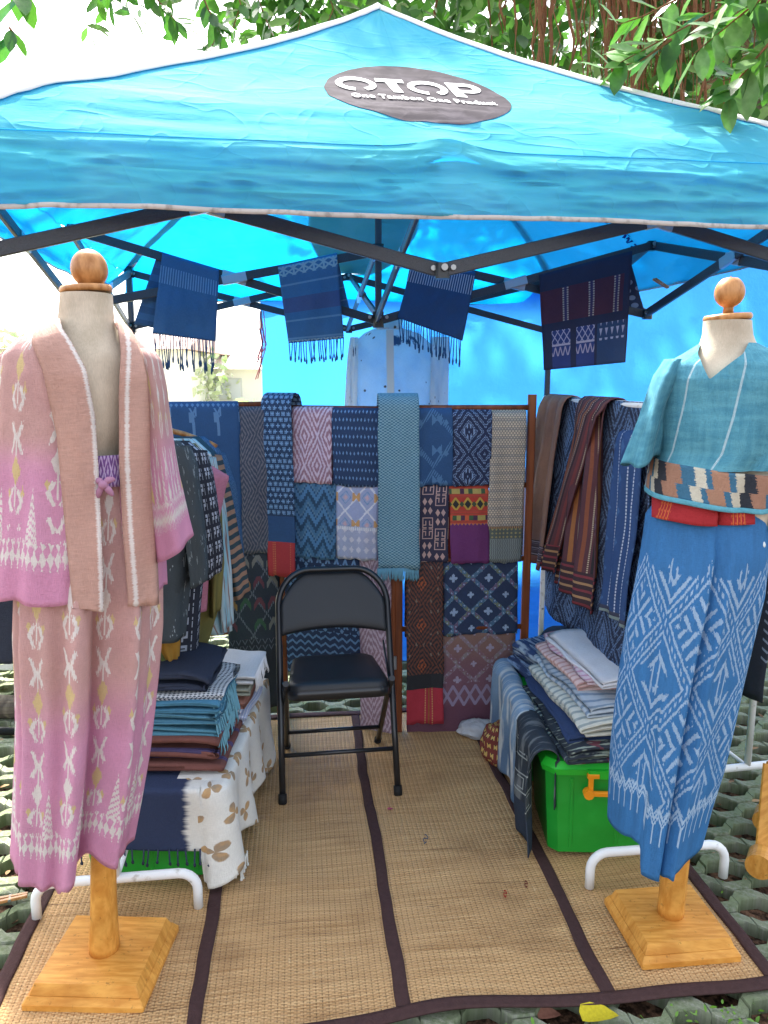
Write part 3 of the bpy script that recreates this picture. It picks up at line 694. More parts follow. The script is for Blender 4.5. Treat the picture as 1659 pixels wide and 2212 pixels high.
# ------------------------------------------------------------------ wooden folding screen with textiles
ppx = {'L': ((-1.02, 3.24), (-.495, 3.40)), 'M': ((-.475, 3.40), (.035, 3.225)), 'R': ((.065, 3.225), (.635, 3.265))}
scr = thing('folding_screen', 'reddish wooden three panel drying screen carrying rows of folded textiles', 'display rack', (0, 3.3, 0))
RUNGS = {'L': (1.49, .83, .45), 'M': (1.475, 1.14, .82, .30), 'R': (1.48, 1.145, .815, .50)}
for k, (A, B) in ppx.items():
    for q in (A, B):
        MB().bar((q[0], q[1], 0.015), (q[0], q[1], 1.53 if k != 'R' or q is A else 1.535), .034, .030, up=(0, 1, 0), bev=.12).build('post', M_teak, scr)
    for z in RUNGS[k]: MB().tube([(A[0], A[1], z), (B[0], B[1], z)], .012, 10).build('rung', M_teak, scr, smooth=True)
for q in ((-.485, 3.392), (.05, 3.215)):
    for z in (.35, 1.2): MB().tube([(q[0], q[1] - .012, z - .03), (q[0], q[1] - .012, z + .03)], .007, 8).build('hinge', M_zinc, scr)

def drape(name, label, cat, A, B, x0, x1, y0, y1, mat, out=.0, back=.28, group=None, r=.014, wave=.013, thick=.004, flare=0.0, skew=0.0, hem=.012, nv=46, nu=18, seed=0, fold=0.0, nf=3, raw=None):
    """cloth folded over a rail: photo window x0..x1, y0..y1 read on the upright plane A-B"""
    xm, ym = (x0 + x1) / 2, (y0 + y1) / 2
    s0, _ = hit(x0, y0 + 5, A, B); s1, _ = hit(x1, y0 + 5, A, B); _, zt = hit(xm, y0, A, B); _, zb = hit(xm, y1, A, B)
    if raw: s0, s1, zb, zt = raw
    if s1 < s0: s0, s1 = s1, s0
    d = Vector((B[0] - A[0], B[1] - A[1], 0)).normalized(); n = Vector((d.y, -d.x, 0))
    if n.dot(Vector((-A[0], -A[1], 0))) < 0: n = -n
    W_, L1 = s1 - s0, zt - zb; ro = r + out; arc = math.pi * ro; tot = L1 + arc + back; zr = zt - ro
    sd_ = sum(ord(c) for c in label) % 97
    def fn(S_, T_):
        q = T_ * tot; p = np.zeros(S_.shape + (3,)); uv = np.zeros(S_.shape + (2,))
        for i in range(S_.shape[0]):
            s = S_[i, 0]
            for j in range(S_.shape[1]):
                x = q[i, j]
                if x < L1 - ro: z = zb + x; dd = ro; vv = L1 - x; fr_ = 1 - x / L1
                elif x < L1 - ro + arc: a = (x - L1 + ro) / ro; z = zr + ro * math.sin(a); dd = ro * math.cos(a); vv = L1 - x; fr_ = 0
                else: z = zr - (x - L1 + ro - arc); dd = -ro; vv = L1 - x; fr_ = .3
                k = min(1, fr_ * 3)
                dd += k * (wave * vn((s * W_ * 9 + sd_, z * 2.2, 1.7)) + wave * .5 * vn((s * W_ * 22, z * 5, sd_))) + fold * math.sin(s * nf * 2 * math.pi + sd_ + z * .8) * min(1, fr_ * 2 + .25)
                ed = .005 * vn((s * 2 + sd_, z * 7, 5)) + .004 * vn((sd_, z * 2, 2)); ss = ed + s0 + W_ * (s + (s - .5) * flare * fr_) + skew * fr_
                if j == 0: z += hem * vn((s * 5, sd_, 4))
                p[i, j] = (A[0] + d.x * ss + n.x * dd, A[1] + d.y * ss + n.y * dd, z); uv[i, j] = (s * W_ + .013 * sd_, vv)
        return p, uv
    o = sheet(name, fn, nu, nv, mat, thick=thick)
    return tag(o, label, cat, group), (A, d, n, s0, s1, zb, zt, ro)
TG = 'textiles folded over the wooden screen'
def tx(panel, name, label, x0, x1, y0, y1, fn, out=.0, cat='textile', **k):
    A, B = ppx[panel]; k.setdefault('flare', ((sum(ord(c) for c in label) % 7) - 3) * .018); k.setdefault('skew', ((sum(ord(c) for c in label) % 5) - 2) * .004); return drape(name, label, cat, A, B, x0, x1, y0, y1, cloth(label, fn), out, group=TG, **k)
# lower rows first; upper rows lie a little further out
tx('R', 'sarong_cloth', 'wide mauve brown textile with lilac flower lattice hanging lowest on the screen', 880, 1112, 1364, 1579, bands(flowers(mauve, S('#a79bb0'), [S('#94848f'), S('#8f8a88'), S('#85606a')], .15, .15), [(.24, mauveend)]), back=.1)
tx('R', 'sarong_cloth', 'wide navy textile with pale flowers and slanting multicolour bands', 955, 1116, 1209, 1368, flowers(S('#1a3054'), S('#9db4cf'), [S('#5c86a0'), S('#7d8a6a'), S('#7a6684'), S('#4a7494')], .155, .155), .006)
tx('R', 'ikat_cloth', 'narrow brown and black ikat textile with black band and red striped end', 877, 955, 1209, 1555, bands(brownik, [(.517, plain(S('#17161a'))), (.585, vstripes(S('#b52236'), [(.35, .015, S('#d8b36a'), True), (.45, .02, S('#a05a22'), False), (.55, .015, S('#d8b36a'), True)], .15))]), .03)
tx('R', 'ikat_cloth', 'dark purple textile with square spiral and leaf motifs beside the purple one', 892, 970, 1043, 1212, gspiral, .012)
tx('R', 'embroidered_cloth', 'red embroidered textile with plain purple lower half', 969, 1053, 1043, 1212, redband, .018)
tx('R', 'ikat_cloth', 'mid blue tonal textile with feather zigzag and bird motifs', 899, 975, 879, 1047, tealbird, .018)
tx('R', 'ikat_cloth', 'indigo textile with large hatched white diamonds under the top rung', 975, 1060, 883, 1047, navydia, .02)
tx('R', 'brocade_cloth', 'long beige scale patterned brocade with olive gold border by the outer post', 1058, 1134, 884, 1211, bands(scales, [(.505, goldend)]), .018)
tx('M', 'ikat_cloth', 'pale mauve pink ikat textile behind the chair beside the middle posts', 778, 846, 1198, 1578, rings(S('#a07f8c'), S('#cdb6c2'), .11, .22, 3.0, .45, ja=.014), .004, back=.1)
tx('M', 'ikat_cloth', 'wide indigo textile of pale triangles seen through the chair back', 618, 780, 1196, 1456, tria, .008)
tx('M', 'ikat_cloth', 'blue stepped zigzag textile on the second rung', 637, 732, 1037, 1204, zig, .010)
tx('M', 'ikat_cloth', 'lavender white stepped lattice textile with small orange bow ties', 731, 823, 1043, 1206, laven, .014)
tx('M', 'ikat_cloth', 'dusty pink textile with white arrow diamonds on the top rung', 636, 722, 877, 1042, rings(S('#a67785'), S('#dcc4d2'), .12, .26, 3.2, .46, ja=.012), .018)
tx('M', 'ikat_cloth', 'navy textile of tiny pale diamonds next to the long grey blue scarf', 721, 829, 879, 1049, dots(S('#15345c'), S('#6f96c0'), .017, .036, .5), .018)
tx('L', 'ikat_cloth', 'dark slate textile with thin lattice and red and green chevrons', 484, 602, 1188, 1530, slate, .006, back=.1)
tx('L', 'ikat_cloth', 'dark grey brown textile with fine nested diamonds', 514, 580, 876, 1193, rings(S('#3f4656'), S('#756f74'), .12, .25, 4.5, .42, ja=.010), .014)
tx('L', 'ikat_cloth', 'deep blue textile with pale deer motifs and dotted top edge', 352, 515, 866, 1193, deer, .018)
o, _ = tx('M', 'scarf', 'long navy scarf of white crosses ending in a red band', 577, 640, 848, 1238, bands(navycross, [(.55, plain(S('#204a78'))), (.668, red_end)]), .035, cat='scarf', r=.022)
o, info = tx('R', 'scarf', 'long grey blue basket weave scarf with frayed end over the middle posts', 815, 902, 849, 1222, scarf_weave, .035, cat='scarf', r=.024, flare=.06)
def fringe(o, p0, p1, n, ln, mat, parent, r=.0022, knot=True, jitter=.4, name='fringe', out=(0, -1, 0)):
    m = MB(); p0, p1 = Vector(p0), Vector(p1); ou = Vector(out)
    for i in range(n):
        a = p0.lerp(p1, (i + .5 + random.uniform(-.3, .3)) / n) ; L_ = ln * random.uniform(1 - jitter * .5, 1 + jitter * .3); sx = random.uniform(-.1, .1) * L_; w_ = random.uniform(.004, .010)
        pts = [a + Vector((0, 0, .004)), a + Vector((sx * .3, 0, -L_ * .35)) + ou * w_ * .5, a + Vector((sx * .8, 0, -L_ * .75)) + ou * w_, a + Vector((sx, 0, -L_ * .86)) + ou * w_, a + Vector((sx * 1.1, 0, -L_)) + ou * w_ * .6]
        m.tube(pts, r, 5, rad=[r, r, r * .9, r * (1.9 if knot else .9), r * (1.3 if knot else .5)])
    f = m.build(name, mat, parent, smooth=True); f['kind'] = 'stuff'; return f
A_, d_, n_, s0_, s1_, zb_, zt_, ro_ = info
e0 = Vector((A_[0], A_[1], zb_)) + d_ * (s0_ - .005) + n_ * ro_; e1 = Vector((A_[0], A_[1], zb_)) + d_ * (s1_ + .005) + n_ * ro_
fringe(o, e0, e1, 60, .05, cloth('grey_blue_fringe', plain(S('#5f93a3'))), o, knot=False)
# ------------------------------------------------------------------ lofted garments
def sm(a): return a * a * (3 - 2 * a)
def loft(name, rows, Yc, mat, parent=None, nth=72, nv=44, edge=None, fold=None, zsh=None, thick=.003, dy=0.0, pw=1.0, tag_=None, uoff=0.0, lift=0.0, arc=None, tr_=(0, 1)):
    """rows (photo y, left x, right x, half depth) turned into rings around depth Yc; edge(t)->(xoL,xoR) opens the front; arc(t)->(xa,xb) keeps only that front strip"""
    ys = np.array([r[0] for r in rows], float); t0 = (ys - ys[0]) / (ys[-1] - ys[0])
    def fn(S_, T_):
        p = np.zeros(S_.shape + (3,)); uv = np.zeros(S_.shape + (2,)); am = .2
        for j in range(S_.shape[1]):
            t = tr_[0] + (tr_[1] - tr_[0]) * T_[0, j]; y = np.interp(t, t0, ys); xl = np.interp(t, t0, [r[1] for r in rows]); xr = np.interp(t, t0, [r[2] for r in rows]); b = np.interp(t, t0, [r[3] for r in rows])
            c0, c1 = P(xl, y, Yc), P(xr, y, Yc); cx, a, z = (c0.x + c1.x) / 2, (c1.x - c0.x) / 2, c0.z + (P(xl, y, Yc - b).z - c0.z) * .8
            Z0 = P((rows[0][1] + rows[0][2]) / 2, ys[0], Yc - rows[0][3] * .8).z
            fx_ = np.array([-cx, -Yc]) / math.hypot(cx, Yc)          # the figure faces the aisle
            def ang(x): return math.acos(max(-1, min(1, (P(x, y, Yc).x - cx) / a)))
            if arc: xa, xb = arc(t, y); th = ang(xa) + S_[:, j] * (ang(xb) - ang(xa))
            elif edge: xa, xb = edge(t, y); la, lb = ang(xa), ang(xb); th = la + S_[:, j] * (2 * math.pi - la + lb)
            else: th = S_[:, j] * 2 * math.pi + math.pi * 1.5
            for i in range(S_.shape[0]):
                h = th[i] % (2 * math.pi); f = (fold(h, t) if fold else 0.0) + lift; co, si = math.cos(h), math.sin(h)
                if pw != 1.0: co, si = math.copysign(abs(co) ** pw, co), math.copysign(abs(si) ** pw, si)
                zz = z + (zsh(h, t) if zsh else 0.0)
                p[i, j] = (cx + fx_[1] * -(a + f * .6) * co + fx_[0] * (b + f) * si, Yc + dy + fx_[0] * (a + f * .6) * co + fx_[1] * (b + f) * si, zz)
                uv[i, j] = (((h - math.pi / 2 + math.pi) % (2 * math.pi) - math.pi) * .21 + uoff, Z0 - z)
        return p, uv
    o = sheet(name, fn, nth, nv, mat, parent, thick=thick, wrap=(edge is None and arc is None))
    if tag_: tag(o, *tag_)
    return o
def ip(pts):
    ys = [q[0] for q in pts]
    return lambda y: [float(np.interp(y, ys, [q[k] for q in pts])) for k in range(1, len(pts[0]))]
M_linen = material('cream_linen', lambda x, y, z: mulc(mixc(smooth(nz(x, y, 9, 4, z=z), .4, .7), S('#cfc3ae'), S('#b3a792')), nz(x * 500.0, y * 500.0, 1, 1, z=z * 80.0) * .3 + .85), rough=.95, spec=.1, bump=lambda x, y, z: nz(x, y, 700, 2, z=z), bumpd=.0008)
def mannequin(label, foot, top_px, Yc, neck_rows, ball_px, ball_r, rz, size, collar):
    th_ = thing('mannequin', label, 'mannequin', (foot[0], foot[1], .01)); fx, fy = foot
    base = MB().frustum((fx, fy, .014), size, size * .95, size, size * .95, .016, rz, .02).frustum((fx, fy, .030), size * .995, size * .945, size * .93, size * .88, .016, rz, .02).frustum((fx, fy, .047), size * .91, size * .86, size * .84, size * .79, .026, rz, .02).build('base', M_pine, th_)
    bp = P(*ball_px, Yc); zn = P(neck_rows[0][1], neck_rows[0][0], Yc).z; cxn = P((neck_rows[0][1] + neck_rows[0][2]) / 2, neck_rows[0][0], Yc).x; rn = (P(neck_rows[0][2], neck_rows[0][0], Yc).x - P(neck_rows[0][1], neck_rows[0][0], Yc).x) / 2
    top = Vector((cxn, Yc, 1.35)); lo = Vector((fx, fy, .07)); n = 14
    pr = [.040, .040, .037, .034, .033, .031, .030, .034, .039, .034, .036, .028, .026, .026] if collar else [.037] * n
    ts_ = [0, .02, .06, .12, .18, .22, .235, .24, .255, .27, .28, .29, .6, 1]
    MB().tube([lo.lerp(top, t) for t in ts_], .03, 18, rad=pr).build('stem', M_pine, th_, smooth=True)
    loft('torso', neck_rows, Yc, M_linen, th_, nth=56, nv=40, thick=0)
    cap = MB().lathe([(rn * .96, -.004), (rn * 1.02, .001), (rn * 1.02, .007), (rn * .96, .012), (rn * .3, .015)], (cxn, Yc, zn), 28, Matrix.Rotation(R(-4), 3, 'Y')).build('neck_cap', M_ball, th_, smooth=True)
    prof = [(.013, zn + .011 - bp.z), (.012, -ball_r * 1.02)] + [(ball_r * math.sin(a) if ball_r * math.sin(a) > .012 else .012 if a < 1 else .002, -ball_r * math.cos(a) * (1.12 if a > 1.57 else 1.0)) for a in np.linspace(.28, math.pi, 18)]
    k = MB().lathe(prof, (bp.x, Yc, bp.z), 28).build('knob', M_ball, th_, smooth=True)
    return th_

# left figure --------------------------------------------------------
YL, YR = 1.82, 1.95
mannequin('cloth covered mannequin on square yellow wood stand wearing the pink robe', (-.762, 1.815), None, YL,
          [(630, 133, 240, .066), (660, 131, 242, .068), (700, 127, 245, .075), (730, 105, 262, .085), (770, 68, 300, .10), (850, 62, 300, .115), (930, 82, 285, .11), (1010, 95, 275, .09), (1100, 70, 300, .10), (1200, 66, 305, .105), (1300, 120, 260, .05)], (193, 583), .0415, R(-2), .315, True)
PEACH, PINK, CREAM, GOLD = S('#d8aaa2'), S('#e3a0c0'), S('#efe6de'), S('#e2c88e')
def hemv(rows, Yc): z = [P((r[1] + r[2]) / 2, r[0], Yc - r[3] * .8).z for r in (rows[0], rows[-1])]; return z[0] - z[1]
def robe_pat(hem_v, g0, g1, P_=.115):
    def f(u, v):
        v2 = jit_v(u, v, 420.0, .012); hb = hem_v - v2
        c = mixc(smooth(v, g0, g1), PEACH, PINK); c = mixc(smooth(nz(u, v, 6, 3), .4, .7) * .2, c, S('#c98894'))
        x = ce(u / P_) * P_; idx = fl(u / P_); vv = v2 + wn(idx) * .06; Q = .235; y = ce(vv / Q) * Q
        ax = ab(x); stem = (ax < .0024) & (ab(y) < .085)
        d1 = ax / .018 + ab(y) / .034 < 1.0
        y2 = y - .070; hook = (ab(ax - .022 + ab(y2) * .5) < .0055) & (ab(y2) < .028); y3 = y + .075; hook2 = (ab(ax - .005 - ab(y3) * .42) < .0052) & (ab(y3) < .034); dot = (ab(ax - .024) / .007 + ab(y2 + .02) / .012 < 1.0)
        w_ = stem | hook | hook2
        c = mixc(w_ & (hb > .17), c, CREAM)
        hue = wn2(idx, fl(vv / Q)); c = mixc((d1 & (hb > .15)) * (hue > .45), c, GOLD); c = mixc((d1 & (hb > .15)) * (hue < .45), c, CREAM); c = mixc(dot & (hb > .15), c, GOLD)
        xs = ce(u / .115 + .5) * .115; spire = (ab(xs) < (.27 - hb) * .14) & (ab(fr(hb * 60.0 + ab(xs) * 60.0) - .5) > .16) & (hb > .14) & (hb < .27); c = mixc(spire, c, CREAM)
        bd = (hb > .082) & (hb < .145); ov = (tri(u / .017) + tri(hb / .040 + .3) < .98); c = mixc(bd & ~ov, c, CREAM)
        return mixc(hb < .08, c, S('#e29abc'))
    return f
RB = [(688, 118, 252, .080), (712, 85, 280, .10), (735, 46, 308, .115), (765, 24, 332, .125), (810, 16, 345, .135), (900, 14, 345, .135), (1000, 10, 346, .14), (1150, 2, 348, .15), (1302, -8, 352, .16)]
eL = ip([(688, 137), (712, 143), (740, 158), (800, 186), (900, 202), (1000, 207), (1150, 212), (1310, 216)]); eR = ip([(688, 242), (712, 246), (760, 250), (850, 246), (1000, 246), (1150, 252), (1310, 262)])
oL = ip([(688, 119), (712, 90), (740, 84), (800, 106), (936, 131), (1150, 147), (1310, 160)]); oR = ip([(688, 251), (712, 272), (760, 291), (850, 308), (1000, 318), (1150, 318), (1310, 324)])
def rfold(h, t): return .010 * t * math.sin(h * 9 + t * 2) + .006 * t * math.sin(h * 17 - t * 3) + .006 * vn((h * 2, t * 4, 1))
robe = thing('robe', 'open pink and peach ikat robe with plain lapels on the taller mannequin', 'robe', (-.7, YL, .95))
M_robe = cloth('pink ikat robe', robe_pat(hemv(RB, YL), .25, .36), tr=.12)
loft('robe_body', RB, YL, M_robe, robe, nth=110, nv=56, edge=lambda t, y: (eL(y)[0] - 4, eR(y)[0] + 4), fold=rfold, zsh=lambda h, t: t * (-.014 * math.cos(h)) + .004 * t * math.sin(h * 9))
def lapel_pat(u, v): q = wn(fl(v * 800.0)) * .012 + nz(u, v, 90, 2) * .006; return mixc(smooth(ab(u - .005) - q * .30, .0042, -.0005), mulc(S('#cfa392'), nz(u * 4.0, v * 30.0, 6, 3) * .3 + .85), S('#f2e8e0'))
M_lap = cloth('peach lapel', lapel_pat, tr=.1)
def lapel(inner, outer, sgn):
    ys = np.array([r[0] for r in RB], float); y1 = 1318
    def fn(S_, T_):
        p = np.zeros(S_.shape + (3,)); uv = np.zeros(S_.shape + (2,))
        for j in range(S_.shape[1]):
            y = 690 + (y1 - 690) * T_[0, j]; yy = min(y, 1300); t = (yy - ys[0]) / (ys[-1] - ys[0]); xl, xr, b = [np.interp(yy, ys, [r[k] for r in RB]) for k in (1, 2, 3)]
            xa, xb = inner(yy)[0], outer(yy)[0]
            for i in range(S_.shape[0]):
                s = S_[i, j]; x = xa + (xb - xa) * s; yd = y + (s * 14 * sgn if j == S_.shape[1] - 1 else 0); q = P(x, yd, YL); q.z += (P(x, yd, YL - b).z - q.z) * .8; cl, cr = P(xl, yy, YL), P(xr, yy, YL); cx, a = (cl.x + cr.x) / 2, (cr.x - cl.x) / 2
                co = max(-.985, min(.985, (q.x - cx) / a)); h = math.acos(co); si = math.sin(h); w_ = .008 + .006 * math.sin(s * math.pi) + .005 * vn((x * .02, y * .006, sgn))
                fx_ = np.array([-cx, -YL]) / math.hypot(cx, YL); bb = (b + w_) * si + max(0, rfold(h, t)); p[i, j] = (cx - fx_[1] * (a + .004) * co + fx_[0] * bb, YL + fx_[0] * (a + .004) * co + fx_[1] * bb, q.z); uv[i, j] = (s * abs(xb - xa) * .00115 + (0 if sgn < 0 else -.012), y * .00115)
        return p, uv
    return sheet('lapel', fn, 9, 60, M_lap, robe, thick=.004)
lapel(eL, oL, -1); lapel(eR, oR, 1)
M_slv = cloth('pink ikat sleeve', robe_pat(.505, .14, .30), tr=.12)
loft('sleeve', [(752, 288, 330, .05), (775, 296, 346, .07), (850, 306, 360, .08), (950, 314, 371, .085), (1050, 322, 386, .09), (1130, 330, 404, .095), (1196, 340, 416, .10)], YL + .03, M_slv, robe, nth=48, nv=36, fold=lambda h, t: .007 * t * math.sin(h * 5 + 1) + .006 * vn((h, t * 4, 3)), zsh=lambda h, t: .03 * t * t * math.cos(h))
loft('sleeve', [(752, 20, 70, .05), (775, -14, 45, .06), (850, -40, 26, .07), (950, -62, 22, .08), (1050, -84, 16, .085), (1130, -100, 8, .09), (1196, -112, 2, .09)], YL + .03, M_slv, robe, nth=40, nv=30, fold=lambda h, t: .007 * t * math.sin(h * 5) + .006 * vn((h, t * 4, 5)))
def sfold(h, t):
    k = min(1, t * 2.2); g = math.exp(-(R(88) - h) / .30) if h < R(88) else math.exp(-(h - R(88)) / .025)
    return -.075 * g * k + (.020 * math.sin(h * 8 + .6) + .010 * math.sin(h * 15 + t)) * k + .01 * math.exp(-((h - R(122)) / .12) ** 2) * k + .012 * math.exp(-((h - R(66)) / .13) ** 2) * k
def shem(h, t):
    g = math.exp(-((h - R(74)) / .20) ** 2); g2 = math.exp(-((h - R(108)) / .07) ** 2); return t ** 6 * (.060 * g - .024 * g2 + .008 * math.sin(h * 8) + .02 * max(0, -math.sin(h)))
skirt = thing('wrap_skirt', 'long peach to pink ikat wrap skirt hanging below the open robe', 'skirt', (-.7, YL, .25))
SK = [(985, 118, 305, .10), (1050, 96, 318, .115), (1150, 70, 330, .13), (1290, 50, 337, .145), (1400, 50, 334, .15), (1500, 55, 327, .15), (1600, 58, 318, .15), (1700, 56, 308, .15), (1800, 53, 293, .15), (1905, 50, 276, .15)]
loft('skirt_body', SK, YL, cloth('pink ikat skirt', robe_pat(hemv(SK, YL), .50, .72, .105), tr=.12), skirt, nth=220, nv=70, fold=sfold, zsh=shem)
M_wst = cloth('purple waistband', rings(S('#7d4f95'), S('#cdb2d8'), .03, .07, 1.2, .4), tr=0)
loft('waistband', [(983, 120, 300, .104), (1052, 112, 304, .114)], YL, M_wst, skirt, nth=60, nv=8, arc=lambda t, y: (160, 275), lift=.006)
kq = P(226, 1046, YL - .128); m = MB()
for (a, b, c) in (((-.018, .01, .008), (-.01, -.004, .008), (0, -.008, 0)), ((.018, .01, .010), (.01, -.004, .010), (0, -.008, 0)), ((0, -.008, 0), (-.010, -.006, -.015), (-.016, -.002, -.03)), ((0, -.008, 0), (.010, -.006, -.012), (.018, -.002, -.026))):
    pts = [kq + Vector(a).lerp(Vector(b), t * 2) if t < .5 else kq + Vector(b).lerp(Vector(c), t * 2 - 1) for t in np.linspace(0, 1, 9)]; m.tube(pts, .009, 8, rad=[.003 + .005 * math.sin(math.pi * t) for t in np.linspace(.1, .95, 9)])
m.lathe([(.003, -.010), (.009, -.007), (.011, 0), (.009, .007), (.003, .010)], kq + Vector((0, -.010, 0)), 12)
m.build('knot', cloth('mauve knot', plain(S('#a2718c'))), skirt, smooth=True)

# right figure -------------------------------------------------------
mannequin('cloth covered mannequin on square yellow wood stand wearing the teal blouse', (.832, 1.955), None, YR,
          [(690, 1523, 1620, .066), (720, 1521, 1622, .068), (745, 1514, 1630, .075), (775, 1480, 1660, .09), (830, 1450, 1680, .11), (900, 1450, 1675, .118), (1000, 1468, 1655, .10), (1100, 1420, 1650, .10), (1250, 1420, 1630, .10), (1300, 1460, 1600, .05)], (1576, 633), .036, R(6), .285, False)
blouse = thing('blouse', 'loose teal cotton blouse with v neck and pieced zigzag hem band', 'blouse', (.9, YR, 1.25))
def teal_pat(u, v):
    c = mixc(smooth(nz(u * 3.0, v * 26.0, 2, 3) * .6 + nz(u * 26.0, v * 3.0, 2, 2) * .4, .35, .65), S('#3f8ea6'), S('#5ba6b8'))
    for x0 in (.088, -.070):
        c = mixc((ab(u - x0 - v * .25) < .0036) & (fr(v * 260.0 + u * 200.0) < .65), c, S('#c3dbe0'))
    return c
M_teal = cloth('teal cotton', teal_pat, slub=.3)
vE = ip([(742, 1517, 1612), (765, 1516, 1600), (790, 1525, 1570), (818, 1537, 1540), (819, 1537.6, 1538.4), (1200, 1537.6, 1538.4)])
BL = [(740, 1512, 1632, .085), (760, 1482, 1668, .10), (785, 1440, 1700, .115), (820, 1425, 1708, .128), (900, 1424, 1705, .138), (980, 1422, 1692, .14), (1016, 1412, 1668, .142)]
def bfold(h, t): return .008 * vn((h * 2.5, t * 3, 2)) + .014 * t * math.exp(-((h - R(38)) / .16) ** 2) - .012 * t * math.exp(-((h - R(55)) / .12) ** 2) + .005 * t * math.sin(h * 6)
TV = (818 - 740) / (1016 - 740)
loft('blouse_yoke', BL, YR, M_teal, blouse, nth=110, nv=16, edge=lambda t, y: vE(y), fold=bfold, tr_=(0, TV), thick=0)
loft('blouse_body', BL, YR, M_teal, blouse, nth=150, nv=36, fold=bfold, tr_=(TV - .002, 1), thick=0)
def patch_pat(u, v):
    q = 260.0; x = fl(u * q) / q; z = fr(v / .046); base = x + (z - .5) * .022 + 1.3; P_ = .31; k = fr(base / P_); e = (wn(fl(v * 400.0)) - .5) * .02; k = k + e
    c = mixc(k < .17, S('#33708f'), S('#b08468')); c = mixc((k > .23) & (k < .35), c, S('#d6d2bd')); c = mixc((k > .50) & (k < .68), c, S('#a87c62')); c = mixc((k > .68) & (k < .82), c, S('#1c2430')); return mixc((k > .82) & (k < .93), c, S('#cfcab4'))
def bhem(h, t): return -.017 * math.cos(h) * 1.0
loft('hem_band', [(1014, 1412, 1668, .144), (1060, 1402, 1655, .146), (1088, 1398, 1650, .147)], YR, cloth('zigzag pieced band', patch_pat), blouse, nth=100, nv=12, fold=lambda h, t: .006 * math.sin(h * 6) + .016 * math.exp(-((h - R(38)) / .16) ** 2) - .012 * math.exp(-((h - R(55)) / .12) ** 2), zsh=bhem)
loft('hem_piping', [(1086, 1397, 1651, .150), (1097, 1396, 1651, .151)], YR, cloth('pale teal piping', plain(S('#5fb0c4'))), blouse, nth=100, nv=4, fold=lambda h, t: .006 * math.sin(h * 6) + .016 * math.exp(-((h - R(38)) / .16) ** 2) - .012 * math.exp(-((h - R(55)) / .12) ** 2), zsh=bhem, thick=.006)
loft('sleeve', [(775, 1436, 1480, .05), (810, 1412, 1470, .075), (860, 1398, 1450, .085), (920, 1376, 1432, .09), (970, 1358, 1425, .09), (1002, 1347, 1420, .09)], YR + .02, M_teal, blouse, nth=48, nv=34, fold=lambda h, t: .010 * t * math.sin(h * 4 + 2) + .008 * vn((h * 1.5, t * 5, 8)), zsh=lambda h, t: .012 * t * math.cos(h) + .008 * math.sin(h * 3) * t, uoff=.3)
loft('sleeve', [(775, 1655, 1705, .05), (830, 1650, 1725, .08), (900, 1640, 1735, .09), (1000, 1628, 1735, .09), (1100, 1632, 1728, .08), (1180, 1640, 1722, .075)], YR - .01, M_teal, blouse, nth=44, nv=34, fold=lambda h, t: .014 * t * math.sin(h * 4) + .008 * vn((h * 1.5, t * 5, 12)), uoff=.3)
tq = [P(1632, 1120, YR - .1), P(1640, 1150, YR - .1), P(1646, 1176, YR - .1)]
m = MB(); m.tube(tq, .003, 6); m.lathe([(.002, -.011), (.008, -.006), (.009, 0), (.006, .007), (.002, .010)], tq[-1], 10); m.build('tie_cord', cloth('white tie', plain(S('#d3dedd'))), blouse, smooth=True)

sar = thing('tube_skirt', 'blue handwoven tube skirt with white ikat lattice and red waistband', 'skirt', (.83, YR, .25))
def sar_pat(u, v):
    ju = jit_v(u, v, 520.0, .007); D = diam(u + .03, ju, .23, .31); x, y = ce((u + .03) / .23) * .23, ce(ju / .31) * .31; sg = m_('SIGN', x * y)
    g = ((D > .80) & (D < .87)) | ((D > 1.12) & (D < 1.19)) | ((D > .95) & (D < 1.03) & (fr(u * 75.0) < .5))
    q1 = fr((u + ju * .74 * sg) * 27.0); hk = (D < .70) & (D > .22) & (q1 < .36) & (ab(y) > .022); hx = (D > 1.30) & (fr((u - ju * .74 * sg) * 27.0) < .36) & (tri(u / .115) + tri(v / .155) > .35)
    st = ((diam(u, ju, .030, .036) < .30) & (D < .28)) | ((ab(ab(x) - .012) < .003) & (ab(y) < .05)) | ((diam(u, ju, .024, .03) < .25) & (D > 1.22) & (D < 1.32))
    g = (g | hk | hx | st) & (fr(v * 420.0 + u * 40.0) < .80)
    hem_ = .80; top = .13
    bx = tri(u / .033); ar = (ab(ju - hem_ - .03 + bx * .03) < .007) | (ab(ju - hem_ - .048 + bx * .03) < .005) | ((ab(ju - hem_ - .075) < .026) & (bx < .14))
    g = (g & (ju > top + tri(u / .06) * .05) & (ju < hem_ + .015)) | ar
    return mixc(g, mulc(S('#2973ae'), nz(u * 12.0, v * 2.0, 3, 3) * .5 + .75), S('#a9c4dc'))
M_sar = cloth('blue ikat sarong', sar_pat, slub=.25)
SR = [(1090, 1428, 1628, .105), (1130, 1400, 1640, .125), (1200, 1391, 1645, .14), (1300, 1375, 1632, .15), (1400, 1356, 1608, .15), (1500, 1341, 1586, .15), (1600, 1330, 1566, .15), (1700, 1320, 1545, .15), (1790, 1316, 1520, .15), (1885, 1312, 1498, .15)]
def spl(h, t):
    k = min(1, t * 3); x = math.cos(h)
    return k * ((-.024 * math.exp((h - R(79)) / .09) if h < R(79) else .010 * math.exp(-(h - R(79)) / .30)) + .022 * math.exp(-((h - R(66)) / .05) ** 2) - .008 * math.exp(-((h - R(118)) / .10) ** 2) + .007 * math.sin(h * 5 + 1) + .007 * t * math.sin(h * 7))
def sph(h, t):
    w_ = t ** 2.5; return w_ * (.085 * (1 / (1 + math.exp(-(h - R(103)) * 110))) * (1 if h < R(270) else 0) + .05 * max(0, math.cos(h)) ** 2 + .004 * math.sin(h * 7))
